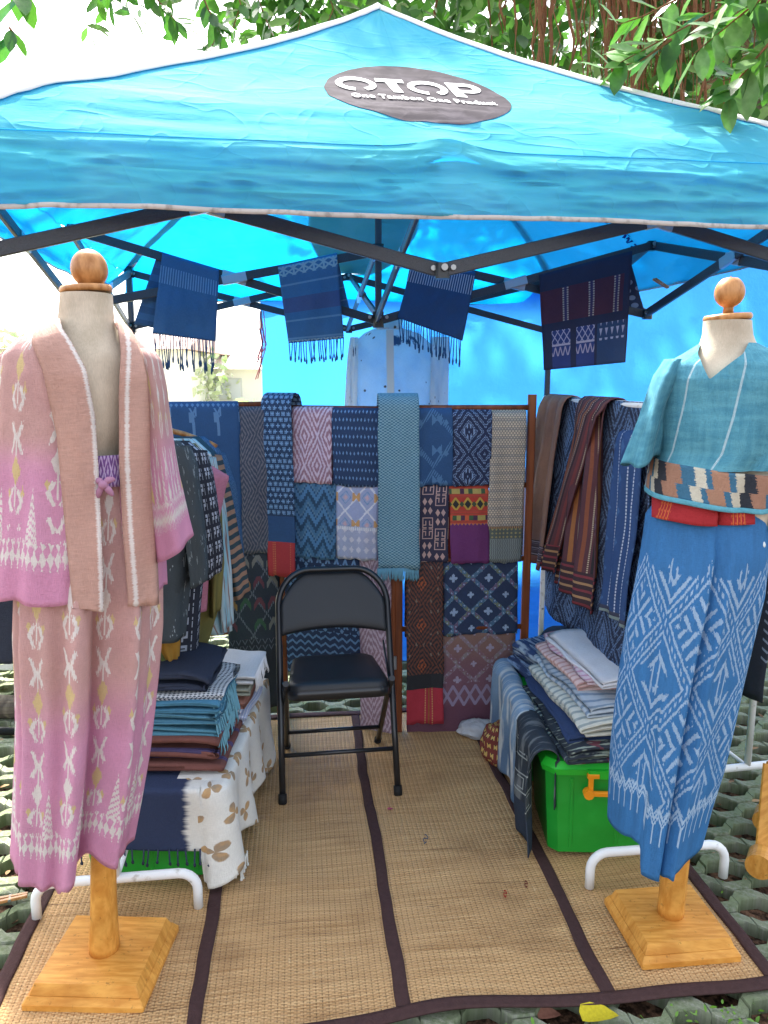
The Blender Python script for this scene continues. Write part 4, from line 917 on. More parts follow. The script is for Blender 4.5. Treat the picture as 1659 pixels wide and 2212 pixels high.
loft('skirt_body', SR, YR, M_sar, sar, nth=260, nv=76, fold=spl, zsh=sph)
def wb_pat(u, v):
    c = S('#b01018')
    for x0 in (.150, -.115): 
        b = (ab(u - x0) < .030); c = mixc(b & (fr(u / .014) < .25), c, S('#d9762a')); c = mixc(b & (diam(u, v, .014, .018) < .5), c, S('#d8552c'))
    return c
loft('waistband', [(1070, 1426, 1632, .116), (1129, 1402, 1640, .129)], YR, cloth('red brocade waistband', wb_pat), sar, nth=70, nv=8, arc=lambda t, y: (1424 if y > 1000 else 1430, 1612), lift=.006, fold=lambda h, t: (-.02 * math.exp((h - R(79)) / .10) if h < R(79) else .006), zsh=lambda h, t: -.004 * t * math.exp(-((h - R(92)) / .35) ** 2))
# ------------------------------------------------------------------ folding chair
ch = thing('folding_chair', 'black padded metal folding chair standing on the reed mat', 'chair', (-.16, 2.86, 0)); CR = R(8)
def C(x, y, z): return Vector((-.165 + x * math.cos(CR) - y * math.sin(CR), 2.66 + x * math.sin(CR) + y * math.cos(CR), z + .014))
def arcp(c, r, a0, a1, n, ax, ay): return [Vector(c) + Vector(ax) * r * math.cos(a0 + (a1 - a0) * i / n) + Vector(ay) * r * math.sin(a0 + (a1 - a0) * i / n) for i in range(n + 1)]
HWc = .222; dirb = Vector((0, .36, .80)).normalized()
def fr_pt(x, s): return C(x, .36 * s, .82 * s)         # along the long frame, s 0..1
side = [fr_pt(-HWc, 0)] + [fr_pt(-HWc, s) for s in (.3, .55, .72, .82)]
top = [C(-HWc + .13 - .13 * math.cos(a), .36 * (.83 + .165 * math.sin(a)), .82 * (.83 + .165 * math.sin(a))) for a in np.linspace(.1, math.pi / 2, 9)]
left = side + top; right = [C(-0, 0, 0)] ; 
def mir(p):
    q = p - C(0, 0, 0); lx = q.x * math.cos(CR) + q.y * math.sin(CR); ly = -q.x * math.sin(CR) + q.y * math.cos(CR); return C(-lx, ly, q.z)
MB().tube(left + [mir(p) for p in reversed(left)], .0125, 12).build('front_frame', M_black, ch, smooth=True)
for sx in (-1, 1):
    rl = [C(sx * (HWc - .022), .015, .47), C(sx * (HWc - .022), .10, .40), C(sx * (HWc - .022), .44, .0)]
    MB().tube(rl, .0115, 12).build('rear_leg', M_black, ch, smooth=True)
    MB().tube([C(sx * (HWc - .022), .425, .02), C(sx * (HWc - .022), .445, -.004)], .016, 12).build('rubber_foot', M_rub, ch, smooth=True)
    MB().tube([fr_pt(sx * HWc, .035), fr_pt(sx * HWc, -.006)], .0165, 12).build('rubber_foot', M_rub, ch, smooth=True)
    MB().bar(C(sx * (HWc - .011), .17, .40), C(sx * (HWc - .011), .34, .50), .006, .02).build('link_plate', M_black, ch)
MB().tube([fr_pt(-HWc, .19), fr_pt(HWc, .19)], .0085, 10).build('cross_bar', M_black, ch, smooth=True)
MB().tube([C(-HWc + .02, .335, .12), C(HWc - .02, .335, .12)], .0085, 10).build('cross_bar', M_black, ch, smooth=True)
def backfn(S_, T_):
    p = np.zeros(S_.shape + (3,))
    for i in range(S_.shape[0]):
        for j in range(S_.shape[1]):
            x = (S_[i, j] * 2 - 1); t = T_[i, j]; wx = HWc - .012
            top_s = .83 + .155 * (1 - max(0, abs(x) * 1.0 - .38) ** 2 * 2.2) ; bot_s = .70 + .018 * (1 - x * x)
            s = bot_s + (top_s - bot_s) * t; bow = .025 * (1 - x * x); e = min(1, min(t, 1 - t) * 6) ; q = C(x * wx, .36 * s + bow, .82 * s); p[i, j] = q - Vector((0, 1, -.4)).normalized() * (.010 * e ** .5)
    return p, np.stack([S_, T_], -1)
sheet('backrest', backfn, 30, 18, M_vinyl, ch, thick=.016)
def seat_ring(zo, ins, n=10):
    hw, f0, f1, r = HWc - .028 - ins, .005 + ins, .40 - ins, .05; pts = []
    for (cx, cy, a0) in ((hw - r, f0 + r, -90), (hw * .9 - r, f1 - r, 0), (-hw * .9 + r, f1 - r, 90), (-hw + r, f0 + r, 180)):
        for i in range(n): a = R(a0 + 90 * i / (n - 1)); pts.append((cx + r * math.cos(a), cy + r * math.sin(a)))
    return [C(x, y, .445 - y * .07 + zo) for x, y in pts]
rings_ = [seat_ring(-.045, .006), seat_ring(-.042, 0), seat_ring(-.010, 0), seat_ring(-.006, .004), seat_ring(.012, .006), seat_ring(.020, .02), seat_ring(.024, .06)]
v = [p for r_ in rings_ for p in r_]; n = len(rings_[0])
fpan = [(a * n + i, a * n + (i + 1) % n, (a + 1) * n + (i + 1) % n, (a + 1) * n + i) for a in range(3) for i in range(n)] + [tuple(range(n - 1, -1, -1))]
mesh('seat_pan', v[:4 * n], fpan, M_black, ch)
v2 = [p for r_ in rings_[3:] for p in r_]; fpad = [(a * n + i, a * n + (i + 1) % n, (a + 1) * n + (i + 1) % n, (a + 1) * n + i) for a in range(3) for i in range(n)] + [tuple(range(3 * n, 4 * n))]
mesh('seat_pad', v2, fpad, M_vinyl, ch)

# ------------------------------------------------------------------ plastic bins
def storage_bin(label, c, w_, d_, h, rz, latch=True):
    b = thing('storage_bin', label, 'bin', c, 'green plastic storage bins'); c = Vector(c)
    MB().frustum(c + Vector((0, 0, .012)), w_ * .88, d_ * .88, w_ * .97, d_ * .97, h - .03, rz, .18).build('tub', M_bin, b)
    ca, sa = math.cos(rz), math.sin(rz)
    def L(x, y, z): return c + Vector((x * ca - y * sa, x * sa + y * ca, z))
    for sx in (-.30, .0, .30): MB().bar(L(w_ * sx, -d_ * .437, .03), L(w_ * sx * 1.05, -d_ * .478, h - .06), .012, .008, up=(0, 1, 0)).build('rib', M_bin, b)
    lid = MB().frustum(L(0, 0, h - .045), w_ * 1.0, d_ * 1.0, w_ * 1.03, d_ * 1.03, .022, rz, .2).frustum(L(0, 0, h - .0225), w_ * 1.025, d_ * 1.025, w_ * .96, d_ * .96, .022, rz, .2).build('lid', M_lid, b)
    MB().frustum(L(0, -d_ * .5, h - .05), w_ * .42, .03, w_ * .45, .035, .03, rz, .3).build('latch_lip', M_lid, lid)
    if latch:
        y = -d_ * .53; m = MB(); zz = h - .10
        m.bar(L(-w_ * .20, y, zz - .01), L(-w_ * .20, y, h - .035), .016, .012, up=(0, 1, 0)); m.bar(L(-w_ * .225, y, h - .04), L(-w_ * .15, y, h - .04), .016, .016)
        m.bar(L(-w_ * .21, y - .006, zz), L(w_ * .21, y - .006, zz), .014, .016); m.tube([L(-w_ * .215, y - .016, zz), L(-w_ * .215, y + .008, zz)], .017, 12); m.bar(L(w_ * .20, y, zz - .01), L(w_ * .20, y, h - .035), .016, .012, up=(0, 1, 0))
        m.build('handle', M_orange, b)
    return b
storage_bin('green plastic bin with lime lid and orange handle under the pastel fabrics', (.785, 2.475, .012), .50, .38, .35, R(-2))
storage_bin('green plastic bin behind the front one under the folded fabrics', (.80, 2.93, .012), .50, .40, .35, R(2), False)
storage_bin('green plastic bin under the navy and white draped cloth', (-.745, 2.37, .012), .48, .40, .325, R(0), False)
storage_bin('green plastic bin further back under the draped flower cloth', (-.76, 2.85, .012), .48, .40, .325, R(1), False)

# ------------------------------------------------------------------ white clothes racks
def clothes_rack(label, f0, f1, wd, h, back=True, rail=True):
    a, b = Vector((*f0, 0)), Vector((*f1, 0)); d = (b - a).normalized(); n = Vector((-d.y, d.x, 0)); r_ = thing('clothes_rack', label, 'clothes rack', (a + b) / 2, 'white metal clothes racks')
    for q in (a, b):
        pts = [q - n * wd + Vector((0, 0, .012))] + [q - n * (wd - .055 + .055 * math.cos(t)) + Vector((0, 0, .075 + .055 * math.sin(t))) for t in np.linspace(0, math.pi / 2, 6)]
        pts += [q + n * (wd - .055 + .055 * math.sin(t)) + Vector((0, 0, .075 + .055 * math.cos(t))) for t in np.linspace(0, math.pi / 2, 6)] + [q + n * wd + Vector((0, 0, .012))]
        MB().tube(pts, .0145, 12).build('foot', M_white, r_, smooth=True)
        MB().tube([q + Vector((0, 0, .12)), q + Vector((0, 0, h))], .0125, 12).build('post', M_white, r_, smooth=True)
        MB().tube([q + Vector((0, 0, .55)) - d * .014, q + Vector((0, 0, .55)) + d * .014], .005, 8).build('bolt', M_bolt, r_)
    MB().tube([a + Vector((0, 0, h)) - d * .06, b + Vector((0, 0, h)) + d * .06], .0125, 12).build('rail', M_white, r_, smooth=True)
    MB().tube([a + Vector((0, 0, .13)), b + Vector((0, 0, .13))], .008, 8).build('brace', M_white, r_, smooth=True)
LR0, LR1 = (-.80, 2.03), (-.93, 3.05); RR0, RR1 = (.875, 2.175), (.735, 3.38); R20, R21 = (1.40, 2.69), (1.20, 3.75)
clothes_rack('white metal clothes rack behind the pink robe mannequin', LR0, LR1, .235, 1.50)
clothes_rack('white metal clothes rack behind the teal blouse mannequin carrying shawls', RR0, RR1, .225, 1.515)
clothes_rack('white metal clothes rack at the edge carrying a dark navy cloth', R20, R21, .27, 1.45)

# shawls over the right rack
RGp = 'shawls hung on the white rack'
def rk(name, label, cat, x0, x1, y0, y1, fn, **k):
    return drape(name, label, cat, RR1, RR0, x0, x1, y0, y1, cloth(label, fn), group=RGp, **k)
def big_ik(u, v):
    ju = jit_v(u, v, 420.0, .008); D = diam(u, ju, .19, .29); k = fr(D * 3.2); g = (k < .16) | ((k > .26) & (k < .36)); hk = (fr((u + ju * .6) * 58.0) < .45) & (D < .60); hk2 = (fr((u - ju * .6) * 58.0) < .45) & (D > 1.5)
    st = (diam(u, ju, .022, .026) < .3) & (k > .5) & (k < .85); return mixc((g | hk | hk2 | st) & (fr(v * 380.0) < .8), S('#101f3d'), S('#6d8bb2'))
rk('ikat_cloth', 'large navy cloth with pale blue ikat lattice on the white rack', 'textile', 1196, 1420, 860, 1425, big_ik, back=.7, nv=60, nu=40, fold=.012, nf=2)
burg = vstripes(S('#5b2b30'), [(.10, .035, S('#a7672f'), False), (.20, .012, S('#d8c7a0'), True), (.27, .02, S('#1e1418'), False), (.40, .03, S('#7a3030'), False), (.50, .012, S('#e0cfa8'), True), (.56, .02, S('#20161a'), False), (.72, .03, S('#8f4b28'), False), (.82, .012, S('#d8c7a0'), True), (.90, .03, S('#1f1519'), False)], .17)
burg_end = lambda u, v: mixc(fr(v / .028) < .35, S('#3a1c22'), mixc(fr(v / .056) < .5, S('#b58a5c'), S('#8c2f38')))
rk('shawl', 'burgundy and orange dotted stripe shawl hanging in two tails', 'shawl', 1268, 1334, 856, 1325, bands(burg, [(.66, burg_end)]), out=.03, nu=34, nv=60, fold=.022, nf=2.5, flare=.55, skew=-.10, back=.6)
rk('shawl', 'narrow burgundy stripe shawl tail sweeping down beside the wider one', 'shawl', 1290, 1336, 857, 1305, bands(burg, [(.62, burg_end)]), out=.045, nu=20, nv=60, fold=.014, nf=1.5, flare=-.2, skew=-.42, back=.5)
brn = lambda u, v: mixc(smooth(nz(u * 30.0, v * 4.0, 1, 3), .3, .7), S('#7d5a4b'), S('#94705c'))
brn_end = lambda u, v: mixc(v > .735, mixc(fr(v / .03) < .55, S('#4c3a44'), mixc(fr(v / .010) < .5, S('#8d7f8a'), S('#2c2026'))), S('#7c4a40'))
rk('shawl', 'plain brown shawl with dark striped end at the back of the rack', 'shawl', 1192, 1240, 852, 1250, bands(brn, [(.66, brn_end)]), out=.03, nu=34, nv=56, fold=.024, nf=2.2, flare=.35, skew=-.22, back=.6)
wst = lambda u, v: mixc((fr(u / .075) < .06) & (fr(v / .012) < .7), mixc(diam(u, v, .075, .11) < .5, S('#22497d'), S('#3d6596')), S('#c9d3de'))
rk('shawl', 'blue shawl with white dotted lines under the teal sleeve', 'shawl', 1352, 1412, 930, 1362, bands(wst, [(.63, lambda u, v: mixc(fr(v / .03) < .5, S('#9fb6b4'), S('#3b3f55'))), (.73, S('#a85a68'))]), out=.02, nu=26, nv=50, fold=.012, nf=2, skew=-.04, back=.5)
m_nav = cloth('dark navy arrow cloth', lambda u, v: mixc((ab(fr(v / .035 + tri(u / .05) * .5) - .5) < .13) & (tri(u / .05) < .75) & (v > .62) & (v < .90) & (fr(u / .10) < .7), S('#0d1626'), S('#7f8c9c')))
drape('sarong_cloth', 'dark navy cloth with pale arrow motifs at the far edge rack', 'textile', R21, R20, 0, 0, 0, 0, m_nav, raw=(.05, 1.12, .42, 1.47), fold=.02, nf=4, nu=60, nv=50, back=.8, flare=.05, seed=3)

# ------------------------------------------------------------------ garments on the left rack
GG = 'garments on hangers on the white rack'
def rail_x(Y): t = (Y - LR0[1]) / (LR1[1] - LR0[1]); return LR0[0] + (LR1[0] - LR0[0]) * t
def garment(label, Y, body, sleeve, fn, sfn=None, cat='jacket', name='jacket', hem=None):
    g = thing(name, label, cat, (rail_x(Y), Y, .9), GG); mt = cloth(label, fn, tr=.05)
    loft('garment_body', body, Y, mt, g, nth=60, nv=40, fold=lambda h, t: .010 * t * math.sin(h * 7 + Y * 9) + .008 * vn((h * 2, t * 3, Y * 5)), zsh=hem)
    if sleeve: loft('sleeve', sleeve, Y - .01, cloth(label + ' sleeve', sfn) if sfn else mt, g, nth=36, nv=30, fold=lambda h, t: .010 * t * math.sin(h * 4 + Y * 7) + .006 * vn((h, t * 4, Y * 3)), zsh=lambda h, t: .02 * t * math.cos(h))
    return g
def hanger(label, Y, xr, yr, wood):
    x0 = rail_x(Y); e = P(xr, yr, Y); h = thing('hanger', label, 'hanger', (x0, Y, 1.3), 'clothes hangers on the white rack'); mm = M_ball if wood else M_white; r_ = .011 if wood else .004
    c = Vector((x0, Y, 1.415)); dx = e.x - x0; e2 = Vector((x0 - dx, Y, e.z))
    MB().tube([e2, e2.lerp(c, .5) + Vector((0, 0, .01)), c, e.lerp(c, .5) + Vector((0, 0, .01)), e.lerp(c, .1) + Vector((0, 0, .006)), e], r_, 10).build('shoulder_bar', mm, h, smooth=True)
    hk = [c] + [Vector((x0 + .022 * math.sin(a), Y, 1.50 - .0 + .022 * math.cos(a) + .006)) for a in np.linspace(math.pi, -math.pi * .35, 10)]
    MB().tube([c + Vector((0, 0, .0)), c + Vector((0, 0, .04))] + hk[1:], .0022, 6).build('hook', M_bolt, h, smooth=True)
gr_pat = lambda u, v: mixc((fr((u + v * .35) * 70.0) < .4) & (nz(u, v, 22, 2) > .60) & (nz(u, v, 9, 1) > .5), mulc(S('#3d4a50'), nz(u, v, 9, 3) * .6 + .7), S('#aebdc2'))
def mea_pat(u, v):
    x, y = ce(u / .055), ce(v / .05 ); g = (((ab(x + .22) < .10) & (y > -.4) & (y < .1)) | ((ab(y + .3) < .10) & (ab(x) < .32)) | ((ab(y) < .10) & (ab(x) < .32)) | ((ab(x - .22) < .10) & (y > -.1) & (y < .35))); keep = fr(u / .165 + .1) < .67
    return mixc(g & keep, S('#151d30'), S('#b8c2d2'))
oli = lambda u, v: mixc(smooth(nz(u, v, 6, 3), .4, .6), S('#6f6a2c'), S('#857a36'))
wat = lambda u, v: mixc(smooth(nz(u * 3.0 + v * .6, v * .7, 7, 3), .52, .62), mixc(smooth(nz(u, v, 5, 2), .4, .6), S('#9fd0dd'), S('#cfe3e6')), S('#9a7568'))
stp = lambda u, v: mixc(fr(v / .036) < .5, S('#25404a'), S('#ad8468'))
garment('grey green jacket with faint white ikat strokes nearest on the rack', 2.36, [(955, 250, 385, .03), (985, 222, 412, .05), (1040, 225, 418, .06), (1200, 228, 415, .07), (1395, 232, 396, .07)], [(965, 375, 412, .03), (1010, 385, 428, .05), (1100, 395, 438, .06), (1200, 405, 448, .06), (1262, 412, 452, .06)], gr_pat)
garment('navy jacket with bold white meander motif on the rack', 2.52, [(955, 270, 405, .03), (985, 250, 440, .05), (1040, 250, 440, .06), (1250, 252, 440, .07), (1420, 258, 428, .07)], [(975, 400, 448, .03), (1030, 410, 462, .05), (1120, 425, 476, .06), (1200, 436, 484, .06), (1245, 444, 478, .05)], mea_pat)
garment('pink blouse with squared shoulder between dark jackets', 2.62, [(1000, 300, 440, .03), (1035, 290, 494, .04), (1060, 290, 486, .05), (1250, 292, 452, .06), (1330, 300, 446, .06)], None, plain(S('#c97f96')), cat='blouse', name='blouse')
garment('olive green shirt below the meander jacket', 2.70, [(960, 300, 420, .03), (1000, 288, 452, .05), (1150, 290, 470, .06), (1300, 300, 480, .06), (1430, 330, 440, .05)], [(1010, 430, 462, .03), (1100, 440, 478, .05), (1230, 452, 484, .06), (1330, 455, 474, .05)], oli, cat='shirt', name='shirt')
garment('pale blue robe with brown watercolour streaks on the rack', 2.80, [(950, 310, 420, .03), (985, 296, 456, .05), (1150, 298, 478, .06), (1300, 320, 494, .06), (1372, 400, 500, .05)], [(990, 440, 466, .03), (1100, 450, 486, .05), (1250, 462, 500, .06), (1362, 470, 502, .05)], wat, cat='robe', name='robe')
garment('shirt with orange and dark teal striped sleeve on the rack', 2.90, [(945, 320, 430, .03), (985, 306, 470, .05), (1100, 306, 486, .06), (1290, 312, 482, .06)], [(985, 450, 478, .03), (1050, 462, 494, .04), (1150, 474, 512, .05), (1230, 488, 528, .05), (1292, 500, 537, .05)], plain(S('#1f4a5c')), sfn=stp, cat='shirt', name='shirt')
garment('blue ikat shirt furthest back on the rack', 3.00, [(945, 330, 440, .03), (978, 316, 478, .05), (1090, 316, 500, .06), (1230, 320, 500, .06)], [(980, 455, 486, .03), (1050, 470, 508, .05), (1150, 486, 520, .05), (1225, 500, 526, .05)], rings(S('#1f4f7c'), S('#5f8cb0'), .06, .09, 2.5, .35), cat='shirt', name='shirt')
garment('plain dark navy coat hanging behind the pink robe', 2.66, [(960, 130, 300, .03), (1000, 70, 330, .05), (1200, 14, 330, .07), (1418, -24, 300, .08)], None, plain(S('#141d33')), cat='coat', name='coat')
hanger('brown wooden hanger furthest back on the rack', 3.03, 468, 966, True)
hanger('white wire hanger in the grey green jacket', 2.37, 412, 990, False)
hanger('white wire hanger in the navy meander jacket', 2.53, 440, 990, False)
hanger('white wire hanger in the pale blue robe', 2.81, 456, 985, False)
yel = garment('mustard yellow skirt hem below the grey green jacket', 2.44, [(1300, 300, 372, .03), (1360, 315, 384, .04), (1400, 330, 388, .04), (1446, 364, 384, .02)], None, lambda u, v: mixc(u > .12, S('#c48f26'), S('#6d7a3a')), cat='skirt', name='skirt')

# ------------------------------------------------------------------ folded and stacked fabrics
def folded(name, label, c, w_, d_, h, n, rz, fn, cat='textile', group=None, tilt=0.0, droop=0.0, seed=1, roll=False):
    """one cloth folded n times: serpentine section across w_, run along d_"""
    c = Vector(c); path = []; n = n + 2; lt = h / n
    for i in range(n):
        z = lt * (i + .5); xs = np.linspace(-1, 1, 13) if i % 2 == 0 else np.linspace(1, -1, 13); ins = .012 * ((i * 7 + seed) % 3) * .5
        path += [(x * (w_ / 2 - lt / 2 - ins), z + .10 * lt * math.sin(x * 3 + i)) for x in xs]
        if i < n - 1:
            sx = 1 if i % 2 == 0 else -1
            path += [(sx * (w_ / 2 - lt / 2 - ins) + sx * lt * .5 * math.sin(a), z + lt * .5 * (1 - math.cos(a))) for a in np.linspace(.35, math.pi - .35, 5)]
    path = np.array(path); L_ = np.r_[0, np.cumsum(np.linalg.norm(np.diff(path, axis=0), axis=1))]; ca, sa = math.cos(rz), math.sin(rz)
    def fn_(S_, T_):
        idx = T_ * (len(path) - 1); px = np.interp(idx, np.arange(len(path)), path[:, 0]); pz = np.interp(idx, np.arange(len(path)), path[:, 1]); ll = np.interp(idx, np.arange(len(path)), L_)
        y = (S_ - .5) * d_; q = np.zeros(S_.shape + (3,))
        for i in range(S_.shape[0]):
            for j in range(S_.shape[1]):
                yy = y[i, j] + .010 * vn((px[i, j] * 5, pz[i, j] * 40, seed)) * (1 if i in (0, S_.shape[0] - 1) else 0); zz = pz[i, j] + (pz[i, j] / h) * (.022 * vn((px[i, j] * 4, yy * 4, seed * 3)) + .008 * vn((px[i, j] * 11, yy * 9, seed * 5))) - (pz[i, j] / h) * .25 * h * (abs(px[i, j]) / (w_ / 2)) ** 6 + tilt * yy * (pz[i, j] / h) - droop * max(0, abs(px[i, j]) / (w_ / 2) - .6) * (pz[i, j] / h)
                xx = px[i, j] + .020 * vn((yy * 6, pz[i, j] * 30, seed + 2))
                q[i, j] = (c.x + xx * ca - yy * sa, c.y + xx * sa + yy * ca, c.z + max(zz, .002))
        return q, np.stack([y, ll], -1)
    o = sheet(name, fn_, 20, len(path), cloth(label, fn), thick=lt * .62)
    return tag(o, label, cat, group)
FG = 'folded fabrics stacked on the bins'
shib = lambda a, b, k=46.0: (lambda u, v: mixc(smooth(sn((u + (nz(u, v, 9, 3) - .5) * .035) * k * 6.28) * .5 + nz(u, v, 30, 3) * .5, .3, .6), a, b))
streak = lambda a, b: (lambda u, v: mixc(smooth(nz(u * 2.0, v * 14.0, 6, 3), .45, .6), a, b))
z0 = .365
# right hand stack, bottom to top (runs along the depth, folds facing the aisle)
dk = lambda u, v: mixc(smooth(nz(u * 9.0, v * 2.0, 7, 3), .54, .62), mixc(nz(u, v, 8, 2) > .62, S('#16222e'), S('#6b2f3a')), S('#94a090'))
folded('folded_cloth', 'dark green black ikat folded cloth lying lowest on the bin lid', (.80, 2.56, z0), .46, .56, .046, 3, R(5), dk, group=FG, seed=2)
folded('folded_cloth', 'plain indigo folded cloth above the dark ikat one', (.80, 2.60, z0 + .046), .43, .52, .036, 2, R(6), plain(S('#16335f')), group=FG, seed=3)
folded('folded_cloth', 'cream and grey striped folded cloth in the pastel stack', (.825, 2.60, z0 + .080), .43, .56, .046, 3, R(7), shib(S('#d5d3c2'), S('#98a09a'), 26.0), group=FG, seed=4)
folded('folded_cloth', 'pale blue grey mottled folded cloth in the pastel stack', (.845, 2.64, z0 + .124), .42, .55, .040, 3, R(7), shib(S('#b9c2c8'), S('#8194a6'), 22.0), group=FG, seed=5)
folded('folded_cloth', 'salmon pink striped folded cloth in the pastel stack', (.845, 2.72, z0 + .162), .40, .44, .030, 3, R(8), shib(S('#e6c5bb'), S('#cf9c92'), 30.0), group=FG, seed=6)
folded('folded_cloth', 'rose pink striped folded cloth beneath the white one', (.865, 2.73, z0 + .190), .40, .48, .022, 2, R(8), shib(S('#ead0d4'), S('#d79fb4'), 30.0), group=FG, seed=7)
folded('folded_cloth', 'plain white folded cloth on top of the pastel stack', (.88, 2.66, z0 + .210), .38, .50, .034, 3, R(9), plain(S('#e2e0e0'), .12), group=FG, seed=8, droop=.02)
folded('folded_cloth', 'indigo bundle with pale ikat dashes at the back of the stack', (.67, 3.02, z0), .20, .22, .07, 4, R(14), streak(S('#172f57'), S('#7e97b5')), group=FG, seed=9)
folded('folded_cloth', 'rolled indigo and grey ikat piece on top of the back bundle', (.68, 3.03, z0 + .07), .20, .20, .06, 3, R(20), streak(S('#1d3a68'), S('#9fb0bd')), group=FG, seed=10)
folded('folded_cloth', 'black navy folded cloth behind the back bundle', (.86, 3.08, z0 + .01), .30, .22, .16, 5, R(4), plain(S('#131a28')), group=FG, seed=11)
SIDE_A, SIDE_B = (.515, 3.25), (.535, 2.25)
drape('draped_cloth', 'faded denim blue streaked cloth hanging over the side of the bins', 'textile', SIDE_A, SIDE_B, 0, 0, 0, 0, cloth('denim streak', lambda u, v: mixc(smooth(nz(u * 26.0, v * 3.0, 1, 4, .6), .47, .60), mixc(smooth(v, .05, .25), S('#7f9cb4'), S('#567391')), S('#cdd2cf'))), raw=(.14, .67, .05, .41), fold=.014, nf=2.5, nu=40, back=.12, r=.014, out=.03, hem=.02, flare=.05)
def dikat(u, v):
    x, y = ce(u / .12) * .12, ce(v / .13) * .13; r_ = mx(ab(x), ab(y)); g = ((r_ < .036) & (r_ > .031)) | ((r_ < .022) & (r_ > .018) & (x > -.01)); return mixc(g & (v > .08), mixc(smooth(nz(u * 18.0, v * 3.0, 2, 3), .5, .62) * .7, S('#16242f'), S('#7a8080')), S('#9aa39f'))
drape('draped_cloth', 'dark blue black ikat cloth with square motifs hanging beside the green bin', 'textile', SIDE_A, SIDE_B, 0, 0, 0, 0, cloth('dark square ikat', lambda u, v: mixc(v > .26, dikat(u, v), S('#14263a'))), raw=(.66, .96, .02, .41), fold=.016, nf=1.6, nu=30, back=.12, r=.014, out=.035, hem=.02, flare=.02)
# left hand stack
folded('folded_cloth', 'thick rust brown folded cloth with violet stripes', (-.76, 2.40, .353), .49, .34, .118, 3, R(0), lambda u, v: mixc(fr(u / .105 + v * .4) < .20, mixc(nz(u, v, 9, 3), S('#6b3a2e'), S('#7d463a')), mixc(tri(u / .0105) < .4, S('#3d2f5a'), S('#5a4a7a'))), group=FG, seed=21)
for i, (dz, lb, cc) in enumerate(((.470, 'lowest teal scarf with white stripe and tangled fringe', '#4f8ea4'), (.508, 'middle teal scarf folded in the stack', '#4a86a0'), (.546, 'upper teal scarf folded in the stack', '#3f7f9c'))):
    o = folded('scarf', lb, (-.775 + .008 * i, 2.41, dz), .49 - .01 * i, .32, .038, 2, R(1 - i), vstripes(S(cc), [(.5, .006, S('#c5d5d6'), False)], .22), cat='scarf', group=FG, seed=23 + i)
    x1 = -.775 + .238 - .004 * i; fringe(o, (x1, 2.26, dz + .025), (x1 + .006, 2.55, dz + .025), 46, .06 + .03 * (i == 0), cloth('teal_fringe', plain(S('#6aa3b4'))), o, r=.003, knot=False, out=(1, -.3, 0), jitter=.8)
folded('scarf', 'thin black and white bordered scarf above the teal ones', (-.76, 2.42, .584), .48, .30, .016, 2, R(1), lambda u, v: mixc(diam(u, v, .014, .014) < .8, S('#d3d6d6'), S('#3b4350')), cat='scarf', group=FG, seed=28)
folded('folded_cloth', 'dark navy soft bundle on top of the teal scarves', (-.78, 2.45, .598), .44, .32, .075, 2, R(2), plain(S('#14213a')), group=FG, seed=29, droop=.05)
folded('folded_cloth', 'blue and white basket check folded cloth at the bottom of the rear pile', (-.615, 2.72, .353), .24, .28, .06, 3, R(-4), lambda u, v: mixc((fr(u * 110.0) < .3) | (fr(v * 110.0) < .3), S('#9aa8cc'), S('#e3e3ea')), group=FG, seed=31)
folded('folded_cloth', 'rust pink folded scarf in the rear pile', (-.615, 2.73, .405), .24, .27, .045, 2, R(-2), plain(S('#a9715e')), group=FG, seed=32)
folded('folded_cloth', 'sage and beige folded scarf in the rear pile', (-.61, 2.74, .450), .25, .27, .038, 2, R(0), plain(S('#a9ab98')), group=FG, seed=33)
o = folded('folded_cloth', 'white fringed folded scarf on top of the rear pile', (-.605, 2.75, .488), .26, .27, .045, 2, R(2), plain(S('#dcdee0'), .12), group=FG, seed=34)
fringe(o, (-.478, 2.63, .52), (-.474, 2.86, .52), 46, .06, cloth('white_fringe', plain(S('#d8d8d8'), .1)), o, r=.0025, knot=False, out=(1, 0, 0), jitter=.8)
# cloth over the left bins: navy end in front, white with ochre flower prints round the corner
XC, YC0, YC1, ZTOP = -.497, 2.150, 3.02, .342
def ldrape(S_, T_):
    p = np.zeros(S_.shape + (3,)); uv = np.zeros(S_.shape + (2,)); Lf, Ls, rc = .50, YC1 - YC0 - .05, .06; tot = Lf + Ls + rc
    for i in range(S_.shape[0]):
        s = S_[i, 0] * tot
        if s < Lf: bx, by, nx, ny = XC - .05 - (Lf - s), YC0, 0, -1
        elif s < Lf + rc * 1.2: a = (s - Lf) / (rc * 1.2) * math.pi / 2; bx, by, nx, ny = XC - .05 + .05 * math.sin(a), YC0 + .05 - .05 * math.cos(a), math.sin(a), -math.cos(a)
        else: bx, by, nx, ny = XC, YC0 + .05 + (s - Lf - rc * 1.2), 1, 0
        hemz = .150 + .010 * vn((s * 6, 1, 1)) if s < Lf - .02 else (.03 + .07 * abs(math.sin((s - Lf) * 9.0)) + .03 * vn((s * 5, 2, 2)))
        for j in range(S_.shape[1]):
            q = T_[i, j] * (.16 + ZTOP - hemz)
            if q < .16: off, z = -.16 + q + .0, ZTOP + .003 + .009 * s / tot
            else: off, z = 0.0, ZTOP - (q - .16)
            if q >= .13: off += .012 * (1 - math.exp(-(q - .13) * 30))
            dn = max(0, (ZTOP - z) / ZTOP); side_ = 1 if s > Lf else .25
            off += dn * side_ * (.020 + .026 * math.sin((s - Lf) * 27) + .012 * vn((s * 9, z * 4, 5))) * (1 if s > Lf else .5)
            p[i, j] = (bx + nx * off, by + ny * off, z); uv[i, j] = (s, q)
    return p, uv
